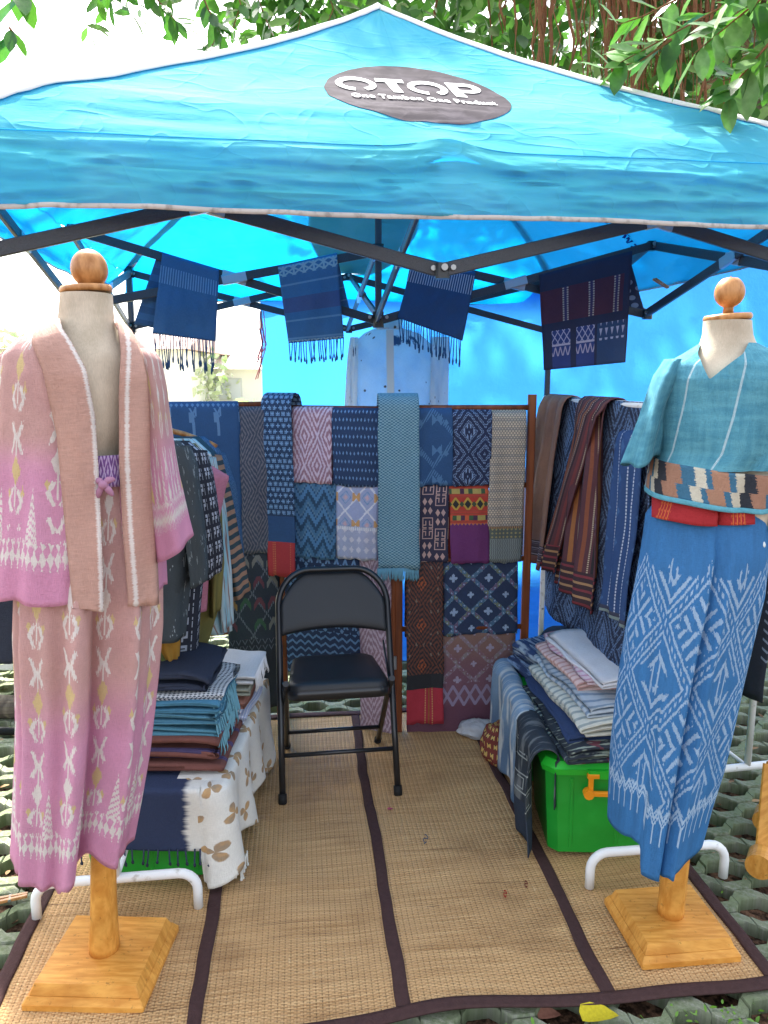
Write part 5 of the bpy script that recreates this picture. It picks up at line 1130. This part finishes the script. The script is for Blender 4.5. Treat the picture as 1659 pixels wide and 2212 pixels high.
def tie_dye(u, v):
    e = nz(u * 2.0, v * 60.0, 1, 3, .7) * .05 + nz(u, v, 9, 2) * .03 + .395; nv_ = smooth(u - e, .012, -.012)
    uu = u + nz(u, v, 10, 2) * .03; cx_, cy_ = uu / .105 + alt(v / .10) * .5, v / .10; x, y = ce(cx_) * .105, ce(cy_) * .10; h = wn2(fl(cx_), fl(cy_)); r_ = m_('SQRT', x * x + y * y); a = m_('ARCTAN2', y, x) + h * 6.0; pet = (ab(m_('COSINE', a * 1.5)) * .036 - r_ + (nz(u, v, 60, 3) - .5) * .012); fl_ = smooth(pet, -.001, .004) * (h > .25); w_ = mixc(fl_ * (u > .47) * .85, S('#e6e3d9'), mixc(smooth(nz(u, v, 34, 3), .35, .65), S('#c08d3c'), S('#8d6f45')))
    return mixc(nv_, w_, S('#14284f'))
ld = tag(sheet('draped_cloth', ldrape, 150, 46, cloth('navy to white eco print', tie_dye), thick=.003), 'navy to white cloth with ochre flower prints and tassels draped over the left bins', 'textile')
fringe(ld, (-.98, 2.132, .153), (-.53, 2.132, .153), 17, .05, cloth('navy_tassel', plain(S('#12233f'))), ld, r=.0028)
fringe(ld, (-.53, 2.124, .12), (-.47, 2.165, .085), 7, .06, cloth('white_tassel', plain(S('#d9d6cc'), .1)), ld, r=.0028)
fringe(ld, (-.46, 2.17, .055), (-.452, 2.27, .06), 7, .045, MATS['white_tassel'], ld, r=.0028, jitter=.2)

# ------------------------------------------------------------------ bags on the mat
def blob(name, label, cat, c, rx, ry, rz_, mat, seed, amp=.25, sq=1.0, **k):
    nu, nv = 40, 24; c = Vector(c)
    def fn(S_, T_):
        a = S_ * 2 * math.pi; b = T_ * math.pi; p = np.zeros(S_.shape + (3,))
        for i in range(S_.shape[0]):
            for j in range(S_.shape[1]):
                d = Vector((math.cos(a[i, j]) * math.sin(b[i, j]), math.sin(a[i, j]) * math.sin(b[i, j]), math.cos(b[i, j]))); r_ = 1 + amp * vn((d.x * 2.2 + seed, d.y * 2.2, d.z * 2.2)) + amp * .5 * abs(vn((d.x * 6, d.y * 6 + seed, d.z * 6)))
                q = Vector((d.x * rx, d.y * ry, d.z * rz_)) * r_; p[i, j] = (c.x + q.x, c.y + q.y, max(c.z + q.z, .016))
        return p, np.stack([S_ * .5, T_ * .25], -1)
    return tag(sheet(name, fn, nu, nv, mat, thick=0, wrap=True), label, cat)
g = G(1032, 1600); blob('plastic_bag', 'crumpled clear white plastic bag lying on the mat by the fabrics', 'bag', (g.x, g.y + .02, .045), .085, .06, .042, material('crinkled_plastic', lambda x, y, z: mixc(nz(x, y, 30, 4, z=z), (.62, .64, .66), (.85, .85, .86)), rough=.18, spec=.6, bump=lambda x, y, z: nz(x, y, 45, 4, .7, z=z), bumpd=.02, tr=.35), 3)
g = G(1056, 1672); blob('cloth_bag', 'red cloth bag with small yellow square motifs on the mat', 'bag', (g.x + .045, g.y + .08, .085), .065, .075, .10, cloth('red yellow squares', lambda u, v: mixc((ab(ce(u / .035 + alt(v / .03) * .5)) < .27) & (ab(ce(v / .03)) < .27), S('#7c2a18'), mixc(diam(u, v, .017, .015) < .6, S('#d8b560'), S('#3b1a14')))), 8, amp=.2)
# ------------------------------------------------------------------ scarves over the tent's inner truss
SA, SB = T(-1.5, 1.5, 0), T(1.5, 1.5, 0); Sd = (SB - SA).normalized(); Sn = Vector((Sd.y, -Sd.x, 0))
def truss_scarf(label, front, back, fn, fr_=None, cat='scarf', amp=.010):
    F = [hit(x, y, SA, SB) for x, y in front]; Bk = [hit(x, y, SA, SB) for x, y in back]      # TL TR BR BL
    def bil(Q, a, b): return ((Q[0][0] * (1 - a) + Q[1][0] * a) * (1 - b) + (Q[3][0] * (1 - a) + Q[2][0] * a) * b, (Q[0][1] * (1 - a) + Q[1][1] * a) * (1 - b) + (Q[3][1] * (1 - a) + Q[2][1] * a) * b)
    sd_ = len(label)
    def fnn(S_, T_):
        p = np.zeros(S_.shape + (3,)); uv = np.zeros(S_.shape + (2,))
        for i in range(S_.shape[0]):
            for j in range(S_.shape[1]):
                a, t = S_[i, j], T_[i, j]; w_ = amp * vn((a * 3 + sd_, t * 4, 2)) + amp * .4 * vn((a * 9, t * 7, sd_))
                if t < .56: b = 1 - t / .56; s, z = bil(F, a, b); d = .028 + w_ * min(1, b * 3)
                elif t < .64: k = (t - .56) / .08; s, z = bil(F, a, 0); s2, z2 = bil(Bk, a, 0); s, z = s + (s2 - s) * k, z + (z2 - z) * k + .012 * math.sin(k * math.pi); d = .028 - .056 * k; b = -k * .1
                else: b = (t - .64) / .36; s, z = bil(Bk, a, b); d = -.028 - w_ * b * 2; b = -.1 - b
                q = SA + Sd * s + Sn * d; p[i, j] = (q.x, q.y, z); uv[i, j] = (a * abs(F[1][0] - F[0][0]), b * abs(F[0][1] - F[3][1]))
        return p, uv
    o = tag(sheet('scarf', fnn, 26, 60, cloth(label, fn, tr=.06), thick=.003), label, cat, 'scarves hung on the tent frame')
    if fr_:
        n, ln, c = fr_; pts = []
        for Q, k in ((F[3], 0), (F[2], 1)): v3 = SA + Sd * Q[0] + Sn * .03; pts.append((v3.x, v3.y, Q[1]))
        fringe(o, pts[0], pts[1], n, ln, cloth(label + ' fringe', plain(S(c))), o, r=.0028, out=(0, -.3, 0), jitter=.35)
    return o
DKB = S('#35658f')
truss_scarf('steel blue scarf with ribbed stripe and tassels above the robe shoulder', [(352, 549), (474, 588), (467, 738), (331, 721)], [(338, 548), (470, 586), (430, 728), (288, 699)], lambda u, v: mixc((v > .055) & (v < .135) & (fr(u / .0115) < .42), mixc(v < 0.0, DKB, mixc(fr(v / .07) < .5, S('#3a6a94'), S('#2f5a82'))), S('#6f98bb')), (26, .155, '#1c4468'))
def s2p(u, v):
    c = mixc(fr(v / .085) < .10, S('#41729a'), S('#6f98b4')); c = mixc((v > .15) & (v < .22), c, S('#4d5b83')); zz = (ab(fr(u / .05) - .5) < .1) | (ab(tri(u / .05) - tri(v / .03)) < .3); bd = (v < .048) | ((v > .352) & (v < .40)); return mixc(bd & zz & (v > 0.0), c, S('#9db7bf'))
truss_scarf('blue horizontally banded scarf with patterned borders beside the centre pole', [(600, 580), (727, 552), (742, 732), (623, 742)], [(602, 578), (729, 551), (756, 666), (640, 690)], s2p, (24, .105, '#2e5f86'))
truss_scarf('plain indigo scarf with white pinstripe border and tassels over the white shirt', [(888, 572), (1025, 592), (996, 737), (857, 687)], [(888, 571), (1026, 591), (1000, 700), (870, 660)], lambda u, v: mixc((v > .01) & (v < .085) & (fr(u / .0125) < .34), S('#274c78'), S('#b9c5d3')), (26, .13, '#1b3f66'))
def s4p(u, v):
    W_ = .50; c = S('#1d2142'); m_z = (v > .085) & (v < .25) & (u < .47)
    c = mixc(m_z, c, S('#4c1530'))
    for x0 in (.14, .285, .43):
        c = mixc(m_z & (ab(u - x0) < .016), c, S('#3a2a55')); c = mixc(m_z & (ab(ab(u - x0) - .012) < .0045) & (fr(v / .011) < .55), c, S('#c5b3a0'))
    low = (v > .29) & (v < .56); pan = low & ((ab(u - .11) < .055) | (ab(u - .255) < .055)); c = mixc(pan, c, S('#2b3a78')); c = mixc(pan & (v < .36) & (ab(diam(u, v, .036, .05) - 1.0) < .16), c, S('#b9b3c9')); c = mixc(pan & (v > .375) & (v < .42) & (ab(tri(u / .03) - (v - .375) / .05) < .22), c, S('#b9a9b9')); c = mixc(pan & (ab(v - .365) < .005), c, S('#c3b7c6'))
    r_ = low & (u > .325) & (u < .5); c = mixc(r_, c, S('#243f66')); c = mixc(r_ & (v < .37) & (tri(u / .033) + fr(v / .045) * .7 < .55), c, S('#b3b1c6'))
    return mixc(v < -.12, c, mixc(voro(u, v, 14, .5) < .33, S('#1a2a48'), S('#7f8fa8')))
truss_scarf('dark navy and maroon folded textile with woven panels on the right truss', [(1161, 597), (1361, 545), (1346, 783), (1171, 800)], [(1168, 594), (1362, 545), (1397, 670), (1210, 700)], s4p, None, cat='textile', amp=.008)

# white shirt hanging in front of the tarp
sh = thing('shirt', 'white long sleeved shirt with rust and navy eco print spots against the blue tarp', 'shirt', P(860, 950, 4.75))
def ecos(u, v):
    c = mixc(smooth(nz(u, v, 5, 2), .4, .6), S('#eeece8'), S('#dde1e4')); c = mixc(smooth(voro(u, v, 16, 1.0) + (nz(u, v, 60, 3) - .5) * .2, .16, .08), c, S('#6b4a2e')); return mixc(smooth(voro(u + .7, v + .06, 5.0, .9) + (nz(u, v, 50, 3) - .5) * .22, .20, .14), c, S('#3a4a66'))
M_sh = cloth('eco print shirt', ecos, tr=.7)
loft('shirt_body', [(704, 822, 852, .05), (716, 790, 900, .06), (740, 764, 930, .07), (800, 766, 936, .08), (900, 762, 942, .09), (1010, 756, 950, .10)], 4.75, M_sh, sh, nth=70, nv=40, fold=lambda h, t: .018 * t * math.sin(h * 8 + 1) + .012 * t * math.sin(h * 13), thick=0)
for xa, xb in ((750, 770), (926, 966)):
    loft('sleeve', [(728, xa + 8, xb + 2, .03), (770, xa + 2, xb + 2, .05), (880, xa - 4, xb, .06), (1000, xa - 8, xb, .06)], 4.74, M_sh, sh, nth=30, nv=24, fold=lambda h, t: .010 * math.sin(h * 4 + t * 3), thick=0)
MB().bar(P(842, 712, 4.66), P(846, 1000, 4.63), .045, .006, up=(0, 1, 0)).build('placket', cloth('shirt placket', plain(S('#d8d5ce'), .15)), sh)
sheet('collar', lambda S_, T_: ((lambda a: np.stack([P(840, 700, 4.75).x + .085 * np.cos(a) * (1 - T_ * .15), 4.75 - .07 * np.sin(a) * (1 + T_ * .3), P(840, 702, 4.75).z + .03 - .06 * T_ + 0 * a], -1))(np.pi * 1.25 - S_ * np.pi * 1.5), np.stack([S_ * .3, T_ * .06], -1)), 24, 6, M_sh, sh, thick=.003)

# pink string tied to the frame, and pegs
m = MB()
for k in range(7):
    a = P(566 + random.uniform(-4, 4), 672, 5.1); b = P(572 + random.uniform(-6, 6), 745 + random.uniform(-10, 10), 5.1); c = P(556 + random.uniform(-8, 8), 800 + random.uniform(-25, 20), 5.1)
    m.tube([a, a.lerp(b, .5) + Vector((random.uniform(-.02, .02), 0, 0)), b, b.lerp(c, .5), c], .0035, 5)
tag(m.build('string', material('pink_plastic_string', (.8, .28, .3), rough=.5, tr=.3), smooth=True), 'pink plastic string tied at the tarp corner', 'string')
def peg(label, c, d, s=.085):
    c = Vector(c); d = Vector(d).normalized(); side = d.cross(Vector((0, 0, 1))).normalized(); t = thing('clothes_peg', label, 'clothes peg', c, 'wooden clothes pegs')
    for k in (-1, 1): MB().bar(c - d * s / 2 + side * k * .009, c + d * s / 2 + side * k * .005, .011, .010).build('peg_half', M_ball, t)
    MB().tube([c - side * .014, c + side * .014], .005, 8).build('spring', M_bolt, t)
g = G(22, 1948); peg('wooden clothes peg lying on the mossy pavers', (g.x, g.y, .012), (1, .35, 0), .10)
peg('wooden clothes peg clipped under the tent canopy', P(1428, 612, 3.9), (1, .3, -.5), .09)

# ------------------------------------------------------------------ bits on the mat
def curl(label, px, colr, n=3, s=.02):
    g = G(*px); m = MB(); pts = []
    for i in range(14): pts.append(Vector((g.x + s * .35 * math.sin(i * .9) + s * .05 * i, g.y + s * .22 * (i - 7) , .024 + .004 * math.sin(i * 1.3))))
    m.tube(pts, .0016, 5); return tag(m.build('thread', material('thread ' + colr, S(colr), rough=.9), smooth=True), label, 'thread')
curl('curled grey blue thread on the mat in front of the chair', (915, 1825), '#3f4d60'); curl('short red thread on the mat near the dark seam', (1088, 1945), '#8a1f18', s=.012); curl('dark red thread scrap on the mat beside the green bin', (1133, 1924), '#5a1414', s=.012)
def petal(label, px, colr, s, name='fallen_petal', cat='petal', z=.022, rz=.4):
    g = G(*px); n = 10; v = [(g.x + s * math.cos(2 * math.pi * i / n + rz) * (1 + .3 * math.cos(2 * math.pi * i / n)), g.y + s * .6 * math.sin(2 * math.pi * i / n + rz), z + .35 * s * abs(math.sin(2 * math.pi * i / n))) for i in range(n)] + [(g.x, g.y, z)]
    return tag(mesh(name, v, [(i, (i + 1) % n, n) for i in range(n)], material('petal ' + colr, lambda x, y, zz: mulc(S(colr), nz(x, y, 120, 3) * .8 + .6), rough=.8, spec=.2)), label, cat)
petal('small magenta petal on the mat right of the chair', (842, 1760), '#a04a5e', .012)
petal('yellow fallen leaf on the pavers at the bottom edge', (1283, 2200), '#b5a524', .05, 'fallen_leaf', 'leaf', .004)
petal('brick red stone chip in a paver hole by the mat corner', (1300, 2157), '#8d5b4a', .03, 'stone_chip', 'stone', -.02)
petal('pinkish stone chip in a paver hole below the mat seam', (1180, 2180), '#9a6a58', .032, 'stone_chip', 'stone', -.02)
# small weeds in the paver holes and leaf litter
LEAFV = np.array([(0, 0, 0), (-.16, .22, .03), (.16, .22, .03), (-.23, .5, .05), (.23, .5, .05), (-.15, .8, .02), (.15, .8, .02), (0, 1, -.03), (0, .25, -.01), (0, .5, 0), (0, .8, -.01)])
LEAFF = [(0, 8, 1), (0, 2, 8), (1, 8, 9, 3), (8, 2, 4, 9), (3, 9, 10, 5), (9, 4, 6, 10), (5, 10, 7), (10, 6, 7)]
def leaf_cloud(items):
    """items: (pos, dir, up, size) -> verts, faces"""
    V, F, n = [], [], 0
    for p, d, u, s in items:
        d = Vector(d).normalized(); x = d.cross(Vector(u)); x = x.normalized() if x.length > 1e-3 else Vector((1, 0, 0)); z = x.cross(d); Mx = np.array([x, d, z])
        V.append(LEAFV @ Mx * s + np.array(p)); F += [tuple(i + n for i in f) for f in LEAFF]; n += 11
    return np.vstack(V), F
def rdir(zb=0.0, zs=1.0): return Vector((random.gauss(0, 1), random.gauss(0, 1), random.gauss(zb, zs)))
def leafmat(name, a, b, tr=.32): return material(name, lambda x, y, z: mixc(smooth(nz(x, y, 3.5, 3, z=z), .35, .65), S(a), S(b)), rough=.38, spec=.4, tr=tr, trcol=S('#4c8428'))
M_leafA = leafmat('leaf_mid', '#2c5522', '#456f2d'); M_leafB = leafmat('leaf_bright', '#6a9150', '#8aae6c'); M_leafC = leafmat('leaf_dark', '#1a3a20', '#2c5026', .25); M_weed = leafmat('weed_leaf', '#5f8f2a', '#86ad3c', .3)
it = []
for (px, n, sp) in (((1530, 2165), 70, .05), ((1600, 2190), 60, .05), ((1455, 2185), 40, .05), ((1640, 2120), 40, .05), ((1480, 1930), 50, .05), ((1560, 1985), 40, .05), ((1100, 2190), 14, .04), ((160, 1900), 26, .04), ((30, 1545), 24, .08), ((1500, 1960), 40, .05), ((1610, 2060), 40, .06), ((1540, 2040), 30, .05)):
    g = G(*px)
    for _ in range(n):
        q = (g.x + random.gauss(0, sp), g.y + random.gauss(0, sp), random.uniform(-.03, .008))
        if not in_mat(q[0], q[1], -.075): it.append((q, rdir(.6, .4), (0, 0, 1), random.uniform(.010, .022)))
v, f = leaf_cloud(it); tag(mesh('weeds', v, f, M_weed), 'tiny bright green weeds growing from the paver holes', 'weeds', kind='stuff')
it = []
for _ in range(420):
    x, y = random.choice([(random.uniform(-1.9, -1.05), random.uniform(1.9, 4.5)), (random.uniform(.9, 2.0), random.uniform(1.6, 3.6)), (random.uniform(-2.2, -1.2), random.uniform(3.0, 4.4))])
    if in_mat(x, y, -.03): continue
    it.append(((x, y, random.uniform(-.035, .006)), (random.gauss(0, 1), random.gauss(0, 1), random.uniform(-.1, .25)), (0, 0, 1), random.uniform(.015, .055)))
v, f = leaf_cloud(it); tag(mesh('leaf_litter', v, f, material('dry_leaf', lambda x, y, z: mixc(wn2(fl(x * 25.0), fl(y * 25.0)), S('#5f4632'), S('#a58a68')), rough=.9, spec=.1)), 'dry brown leaf litter scattered over the pavers', 'leaf litter', kind='stuff')

# ------------------------------------------------------------------ things at the edges
lg = G(20, 1548); tag(MB().tube([(lg.x - 1.2, lg.y + .12, .05), (lg.x - .3, lg.y + .02, .055), (lg.x + .22, lg.y - .02, .05)], .06, 14, rad=[.055, .06, .052]).build('log', material('weathered_log', woodf(S('#5b5048'), S('#8a7c6c'), 3, 25), rough=.9, bump=lambda x, y, z: nz(x * 4.0, y * 60.0, 1, 4, z=z * 60.0), bumpd=.012), smooth=True), 'weathered grey log edging the pavers', 'log')
lg = G(30, 1590); tag(MB().tube([(lg.x - 1.3, lg.y + .05, .02), (lg.x + .25, lg.y, .02)], .018, 10).build('pipe', M_rub, smooth=True), 'black plastic pipe lying in front of the log', 'pipe')
pl = thing('shrub', 'dark green broad leaved shrub behind the pink skirt', 'shrub', (-1.85, 3.75, 0))
MB().tube([(-1.85, 3.75, -.04), (-1.82, 3.72, .3), (-1.75, 3.7, .62)], .018, 8, rad=[.022, .018, .010]).build('stem', M_teak, pl, smooth=True)
sl_me = bpy.data.meshes.new('shrub_leaf'); sl_me.from_pydata((LEAFV * np.array([1.5, 1, 1])).tolist(), [], LEAFF); sl_me.materials.append(M_leafC); sl_me.polygons.foreach_set('use_smooth', [True] * len(sl_me.polygons))
for k in range(60):
    o = bpy.data.objects.new('leaf', sl_me); COL.objects.link(o); o.parent = pl; h = random.uniform(.06, .66); a = random.uniform(0, 6.28); r_ = random.uniform(.03, .26)
    o.location = (r_ * math.cos(a) + .05, r_ * math.sin(a), h); s = random.uniform(.14, .24); o.scale = (s, s, s); o.rotation_euler = (random.uniform(-.7, .5), random.uniform(-.4, .4), a - math.pi / 2)
ws = thing('wooden_stand', 'yellow wooden stand with rounded feet at the paver edge', 'stand', G(1668, 1880))
a, b = G(1640, 1888), G(1652, 1790)
for q, zz, rr in ((a, .045, .042), (b, .045, .040)): MB().tube([(q.x - .02, q.y - .03, zz), (q.x + .02, q.y + .03, zz)], rr, 20).build('round_foot', M_pine, ws, smooth=False)
MB().bar((a.x + .02, a.y + .03, .05), (a.x + .09, a.y + .16, .30), .045, .03).build('leg', M_pine, ws); MB().bar((a.x + .09, a.y + .16, .29), (a.x + .5, a.y + .2, .29), .045, .03).build('cross_rail', M_pine, ws)
MB().bar((b.x + .02, b.y + .03, .05), (b.x + .06, b.y - .02, .30), .045, .03).build('leg', M_pine, ws)

# ------------------------------------------------------------------ what lies behind the stall
def house(label, c, w_, d_, h, wins, rf='#e0d6ce'):
    t = thing('house', label, 'house', c, 'pale houses beyond the yard'); c = Vector(c); wl = material('pale_plaster', lambda x, y, z: mixc(nz(x, y, 2, 3, z=z), S('#f2efe8'), S('#e6e2d8')), rough=.9)
    MB().frustum(c, w_, d_, w_, d_, h, 0, .001).build('wall', wl, t)
    r_ = [(-w_ / 2 - .4, -d_ / 2 - .5, h), (w_ / 2 + .4, -d_ / 2 - .5, h), (w_ / 2 + .4, d_ / 2 + .5, h), (-w_ / 2 - .4, d_ / 2 + .5, h), (-w_ / 2, 0, h + .8), (w_ / 2, 0, h + .8)]
    mesh('roof', [c + Vector(q) for q in r_], [(0, 1, 5, 4), (2, 3, 4, 5), (0, 4, 3), (1, 2, 5), (3, 2, 1, 0)], material('roof ' + rf, lambda x, y, z: mulc(S(rf), nz(x, y, 3, 3, z=z) * .6 + .7), rough=.8), t, smooth=False)
    for (x, z, ww, hh) in wins:
        q = c + Vector((x, -d_ / 2 - .02, z)); w2 = MB().bar(q - Vector((ww / 2, 0, 0)), q + Vector((ww / 2, 0, 0)), .06, hh).build('window', material('window_frame_pale', (.6, .6, .58), rough=.5), t)
        MB().bar(q - Vector((ww / 2 - .07, .035, 0)), q + Vector((ww / 2 - .07, -.035, 0)), .02, hh - .14).build('pane', material('window_glass', (.62, .64, .66), rough=.3, spec=.6), w2)
house('pale plastered house beyond the yard with grey windows', (-4.6, 34, 0), 7, 6, 2.0, ((-1.8, 1.2, 1.3, .9), (.5, 1.2, 1.3, .9), (2.2, 1.0, .9, 1.6)))
house('long low pale house further off behind the stall', (-14, 30, 0), 14, 7, 2.6, ((-4, 1.5, 1.3, 1.0), (-1, 1.5, 1.3, 1.0), (3, 1.5, 1.3, 1.0)), '#a58d80')
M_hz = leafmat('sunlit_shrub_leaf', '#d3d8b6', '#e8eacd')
def bush(label, c, rx, rz_, n, mt, s=.13, name='bush'):
    b = thing(name, label, 'bush' if name == 'bush' else 'tree', c, 'sunlit greenery beyond the yard'); it = []
    for _ in range(n):
        d = rdir().normalized(); r_ = random.uniform(.5, 1) * (1 + .25 * vn((d.x * 2, d.y * 2, d.z * 2 + c[0]))); it.append(((c[0] + d.x * rx * r_, c[1] + d.y * rx * r_, max(.05, rz_ + d.z * rz_ * r_)), rdir(), rdir(), s * random.uniform(.7, 1.3)))
    v, f = leaf_cloud(it); k = mesh('crown', v, f, mt, b); k['kind'] = 'stuff'
    for q in range(4): a = random.uniform(0, 6.28); MB().tube([(c[0], c[1], -.03), (c[0] + rx * .3 * math.cos(a), c[1] + rx * .3 * math.sin(a), rz_), (c[0] + rx * .6 * math.cos(a), c[1] + rx * .6 * math.sin(a), rz_ * 1.6)], .03, 6, rad=[.04, .025, .01]).build('stem', M_teak, b, smooth=True)
bush('yellow green sunlit bush beyond the yard nearest the stall', (-4.3, 12.5, 0), 1.1, .75, 900, M_hz)
bush('pale green bush left of the plastered house', (-6.6, 14.5, 0), 1.6, 1.0, 1100, M_hz)
bush('round sunlit bush standing before the plastered house', (-2.9, 15.0, 0), .8, .6, 600, M_hz)
bush('tall sunlit tree behind the plastered house', (-8.5, 30, 0), 2.6, 1.5, 1500, M_hz, .35, 'tree')
bush('wide pale tree at the far side of the yard', (-15, 28, 0), 4.0, 1.8, 1800, M_hz, .35, 'tree')

# ------------------------------------------------------------------ the banyan over the stall
tree = thing('banyan_tree', 'large banyan tree with hanging brown aerial roots behind the tent', 'tree', (4.2, 8.6, 0))
M_bark = material('banyan_bark', lambda x, y, z: mixc(smooth(nz(x * 8.0, y * 8.0, 1, 4, .6, z=z), .35, .65), S('#4a3a30'), S('#7a6a5c')), rough=.95, spec=.1, bump=lambda x, y, z: nz(x * 10.0, y * 10.0, 1, 4, z=z * 2.0), bumpd=.05)
M_root = material('aerial_root_bark', lambda x, y, z: mixc(nz(x, y, 30, 3, z=z * 3.0), S('#6b4630'), S('#94694c')), rough=.95, spec=.1)
MB().tube([(4.2, 8.6, -.1), (4.1, 8.6, .8), (4.0, 8.5, 2.4), (3.8, 8.4, 4.2), (3.5, 8.2, 5.6)], .4, 18, rad=[.75, .55, .48, .42, .3]).build('trunk', M_bark, tree, smooth=True)
for pts in ([(3.9, 8.4, 4.0), (2.4, 7.2, 4.9), (.4, 6.4, 5.0), (-1.6, 5.6, 4.7), (-2.8, 4.9, 4.5)], [(3.8, 8.4, 4.4), (2.9, 6.4, 4.6), (2.4, 4.8, 4.1), (2.2, 3.6, 3.4)], [(4.0, 8.5, 3.8), (4.6, 7.0, 4.6), (4.8, 5.4, 4.9)], [(3.7, 8.3, 5.0), (1.8, 8.8, 6.2), (0, 8.9, 6.4)]):
    n = len(pts); MB().tube(pts, .1, 10, rad=[.16 * (1 - .8 * i / (n - 1)) for i in range(n)]).build('limb', M_bark, tree, smooth=True)
lme = [];
for mt in (M_leafA, M_leafB, M_leafC):
    me = bpy.data.meshes.new('leaf'); me.from_pydata(LEAFV.tolist(), [], LEAFF); me.materials.append(mt); me.polygons.foreach_set('use_smooth', [True] * len(me.polygons)); lme.append(me)
NLEAF = 0
def put_leaf(p, d, up, s, k):
    global NLEAF
    d = Vector(d).normalized(); x = d.cross(Vector(up)).normalized(); z = x.cross(d); M3 = Matrix((x, d, z)).transposed()
    o = bpy.data.objects.new('leaf', lme[k]); COL.objects.link(o); o.parent = tree; o.matrix_local = Matrix.Translation(Vector(p) - ORIG[tree]) @ M3.to_4x4() @ Matrix.Scale(s, 4); NLEAF += 1
def twig(pxs, n, s, k, r_=.006, spread=1.0):
    pts = [P(x, y, Y) for x, y, Y in pxs]; MB().tube(pts, r_, 6, rad=[r_ * (1 - .7 * i / (len(pts) - 1)) for i in range(len(pts))]).build('twig', M_root, tree, smooth=True)
    for i in range(n):
        t = (i + .6) / n * (len(pts) - 1); a = min(int(t), len(pts) - 2); p = pts[a].lerp(pts[a + 1], t - a); ax = (pts[a + 1] - pts[a]).normalized()
        sd = rdir(); sd -= ax * sd.dot(ax); sd.normalize(); d = ax * random.uniform(.4, .9) + sd * spread * random.uniform(.5, 1.0) + Vector((0, 0, -.12)); put_leaf(p, d, Vector((random.gauss(0, .4), random.gauss(-.5, .3), 1)), s * random.uniform(.75, 1.2), random.choice(k))
for pxs, n in (([(1760, -95, 3.0), (1660, -15, 2.95), (1585, 45, 2.9), (1500, 115, 2.9)], 22), ([(1740, 25, 2.9), (1660, 95, 2.85), (1600, 165, 2.85), (1570, 215, 2.85)], 20), ([(1660, -35, 3.2), (1560, 15, 3.2), (1450, 75, 3.2), (1340, 135, 3.2)], 20), ([(1450, 85, 3.2), (1380, 135, 3.2), (1300, 150, 3.25)], 10), ([(1720, 105, 3.0), (1640, 155, 3.0), (1560, 175, 3.0)], 14), ([(1560, -75, 3.3), (1470, -5, 3.3), (1390, 35, 3.3), (1330, 55, 3.3)], 14), ([(1740, -125, 2.8), (1640, -55, 2.8), (1560, -25, 2.8)], 14)):
    twig(pxs, n, .150, (1, 1, 0))
for pxs, n in (([(300, -60, 4.2), (340, 0, 4.2), (375, 40, 4.2), (395, 60, 4.25)], 16), ([(420, -50, 4.2), (450, 20, 4.2), (470, 60, 4.2), (480, 80, 4.2)], 16), ([(200, -70, 4.0), (230, -30, 4.0), (240, 0, 4.0)], 9), ([(540, -50, 4.6), (570, 30, 4.6), (590, 80, 4.6), (560, 110, 4.6)], 18), ([(640, -50, 4.8), (650, 30, 4.8), (640, 80, 4.8)], 16), ([(60, -80, 2.4), (45, -30, 2.4), (40, 0, 2.4)], 5), ([(20, 60, 3.2), (30, 70, 3.2), (10, 85, 3.2)], 4), ([(500, -60, 5), (520, 10, 5), (500, 70, 5), (470, 100, 5)], 14), ([(700, -50, 5.2), (720, 20, 5.2), (700, 70, 5.2)], 14), ([(470, 60, 4.6), (455, 110, 4.6), (430, 130, 4.6)], 7)):
    twig(pxs, n, .12, (0, 0, 2), spread=.9)
def dens(x, y):
    if x > 720: return 1.0
    if x > 430: return .95 * (1 if y < 165 - abs(x - 610) * .30 else .04)
    if x > 180: return .30 if y < 40 + 60 * math.sin(x * .03) ** 2 else .0
    return .05 if y < -20 else 0
crown = {0: [], 1: [], 2: []}; k = 0
while k < 11500:
    x = random.uniform(150, 1850); y = random.uniform(-520, 330)
    if random.random() > dens(x, y): continue
    Y = random.uniform(5.4, 7.5) if random.random() < .6 else random.uniform(7.0, 10.5)
    if x < 720: Y = random.uniform(5.2, 6.5)
    p = P(x, y, Y); k += 1
    if vn((p.x * 1.1, p.y * .9, p.z * 1.1)) < -.12: continue
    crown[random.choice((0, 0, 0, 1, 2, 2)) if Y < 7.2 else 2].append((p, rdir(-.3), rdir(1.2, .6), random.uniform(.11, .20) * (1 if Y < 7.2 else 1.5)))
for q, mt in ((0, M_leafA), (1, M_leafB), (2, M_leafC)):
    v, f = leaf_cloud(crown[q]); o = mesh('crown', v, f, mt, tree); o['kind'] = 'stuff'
for i in range(130):
    x = random.choice((random.gauss(1330, 40), random.gauss(1480, 60), random.gauss(1160, 60), random.uniform(1040, 1650), random.gauss(1390, 30))); Y = random.uniform(4.9, 6.0); y1 = random.uniform(60, 330) if x > 1150 else random.uniform(30, 150)
    a, b = P(x, -260, Y), P(x + random.gauss(0, 10), y1, Y); pts = [a.lerp(b, t) + Vector((random.gauss(0, .018), random.gauss(0, .018), 0)) for t in np.linspace(0, 1, 9)]; rr = random.choice((.005, .006, .008, .012, .02)); MB().tube(pts, rr, 6, rad=[rr * (1 - .6 * j / 8) for j in range(9)]).build('aerial_root', M_root, tree, smooth=True)
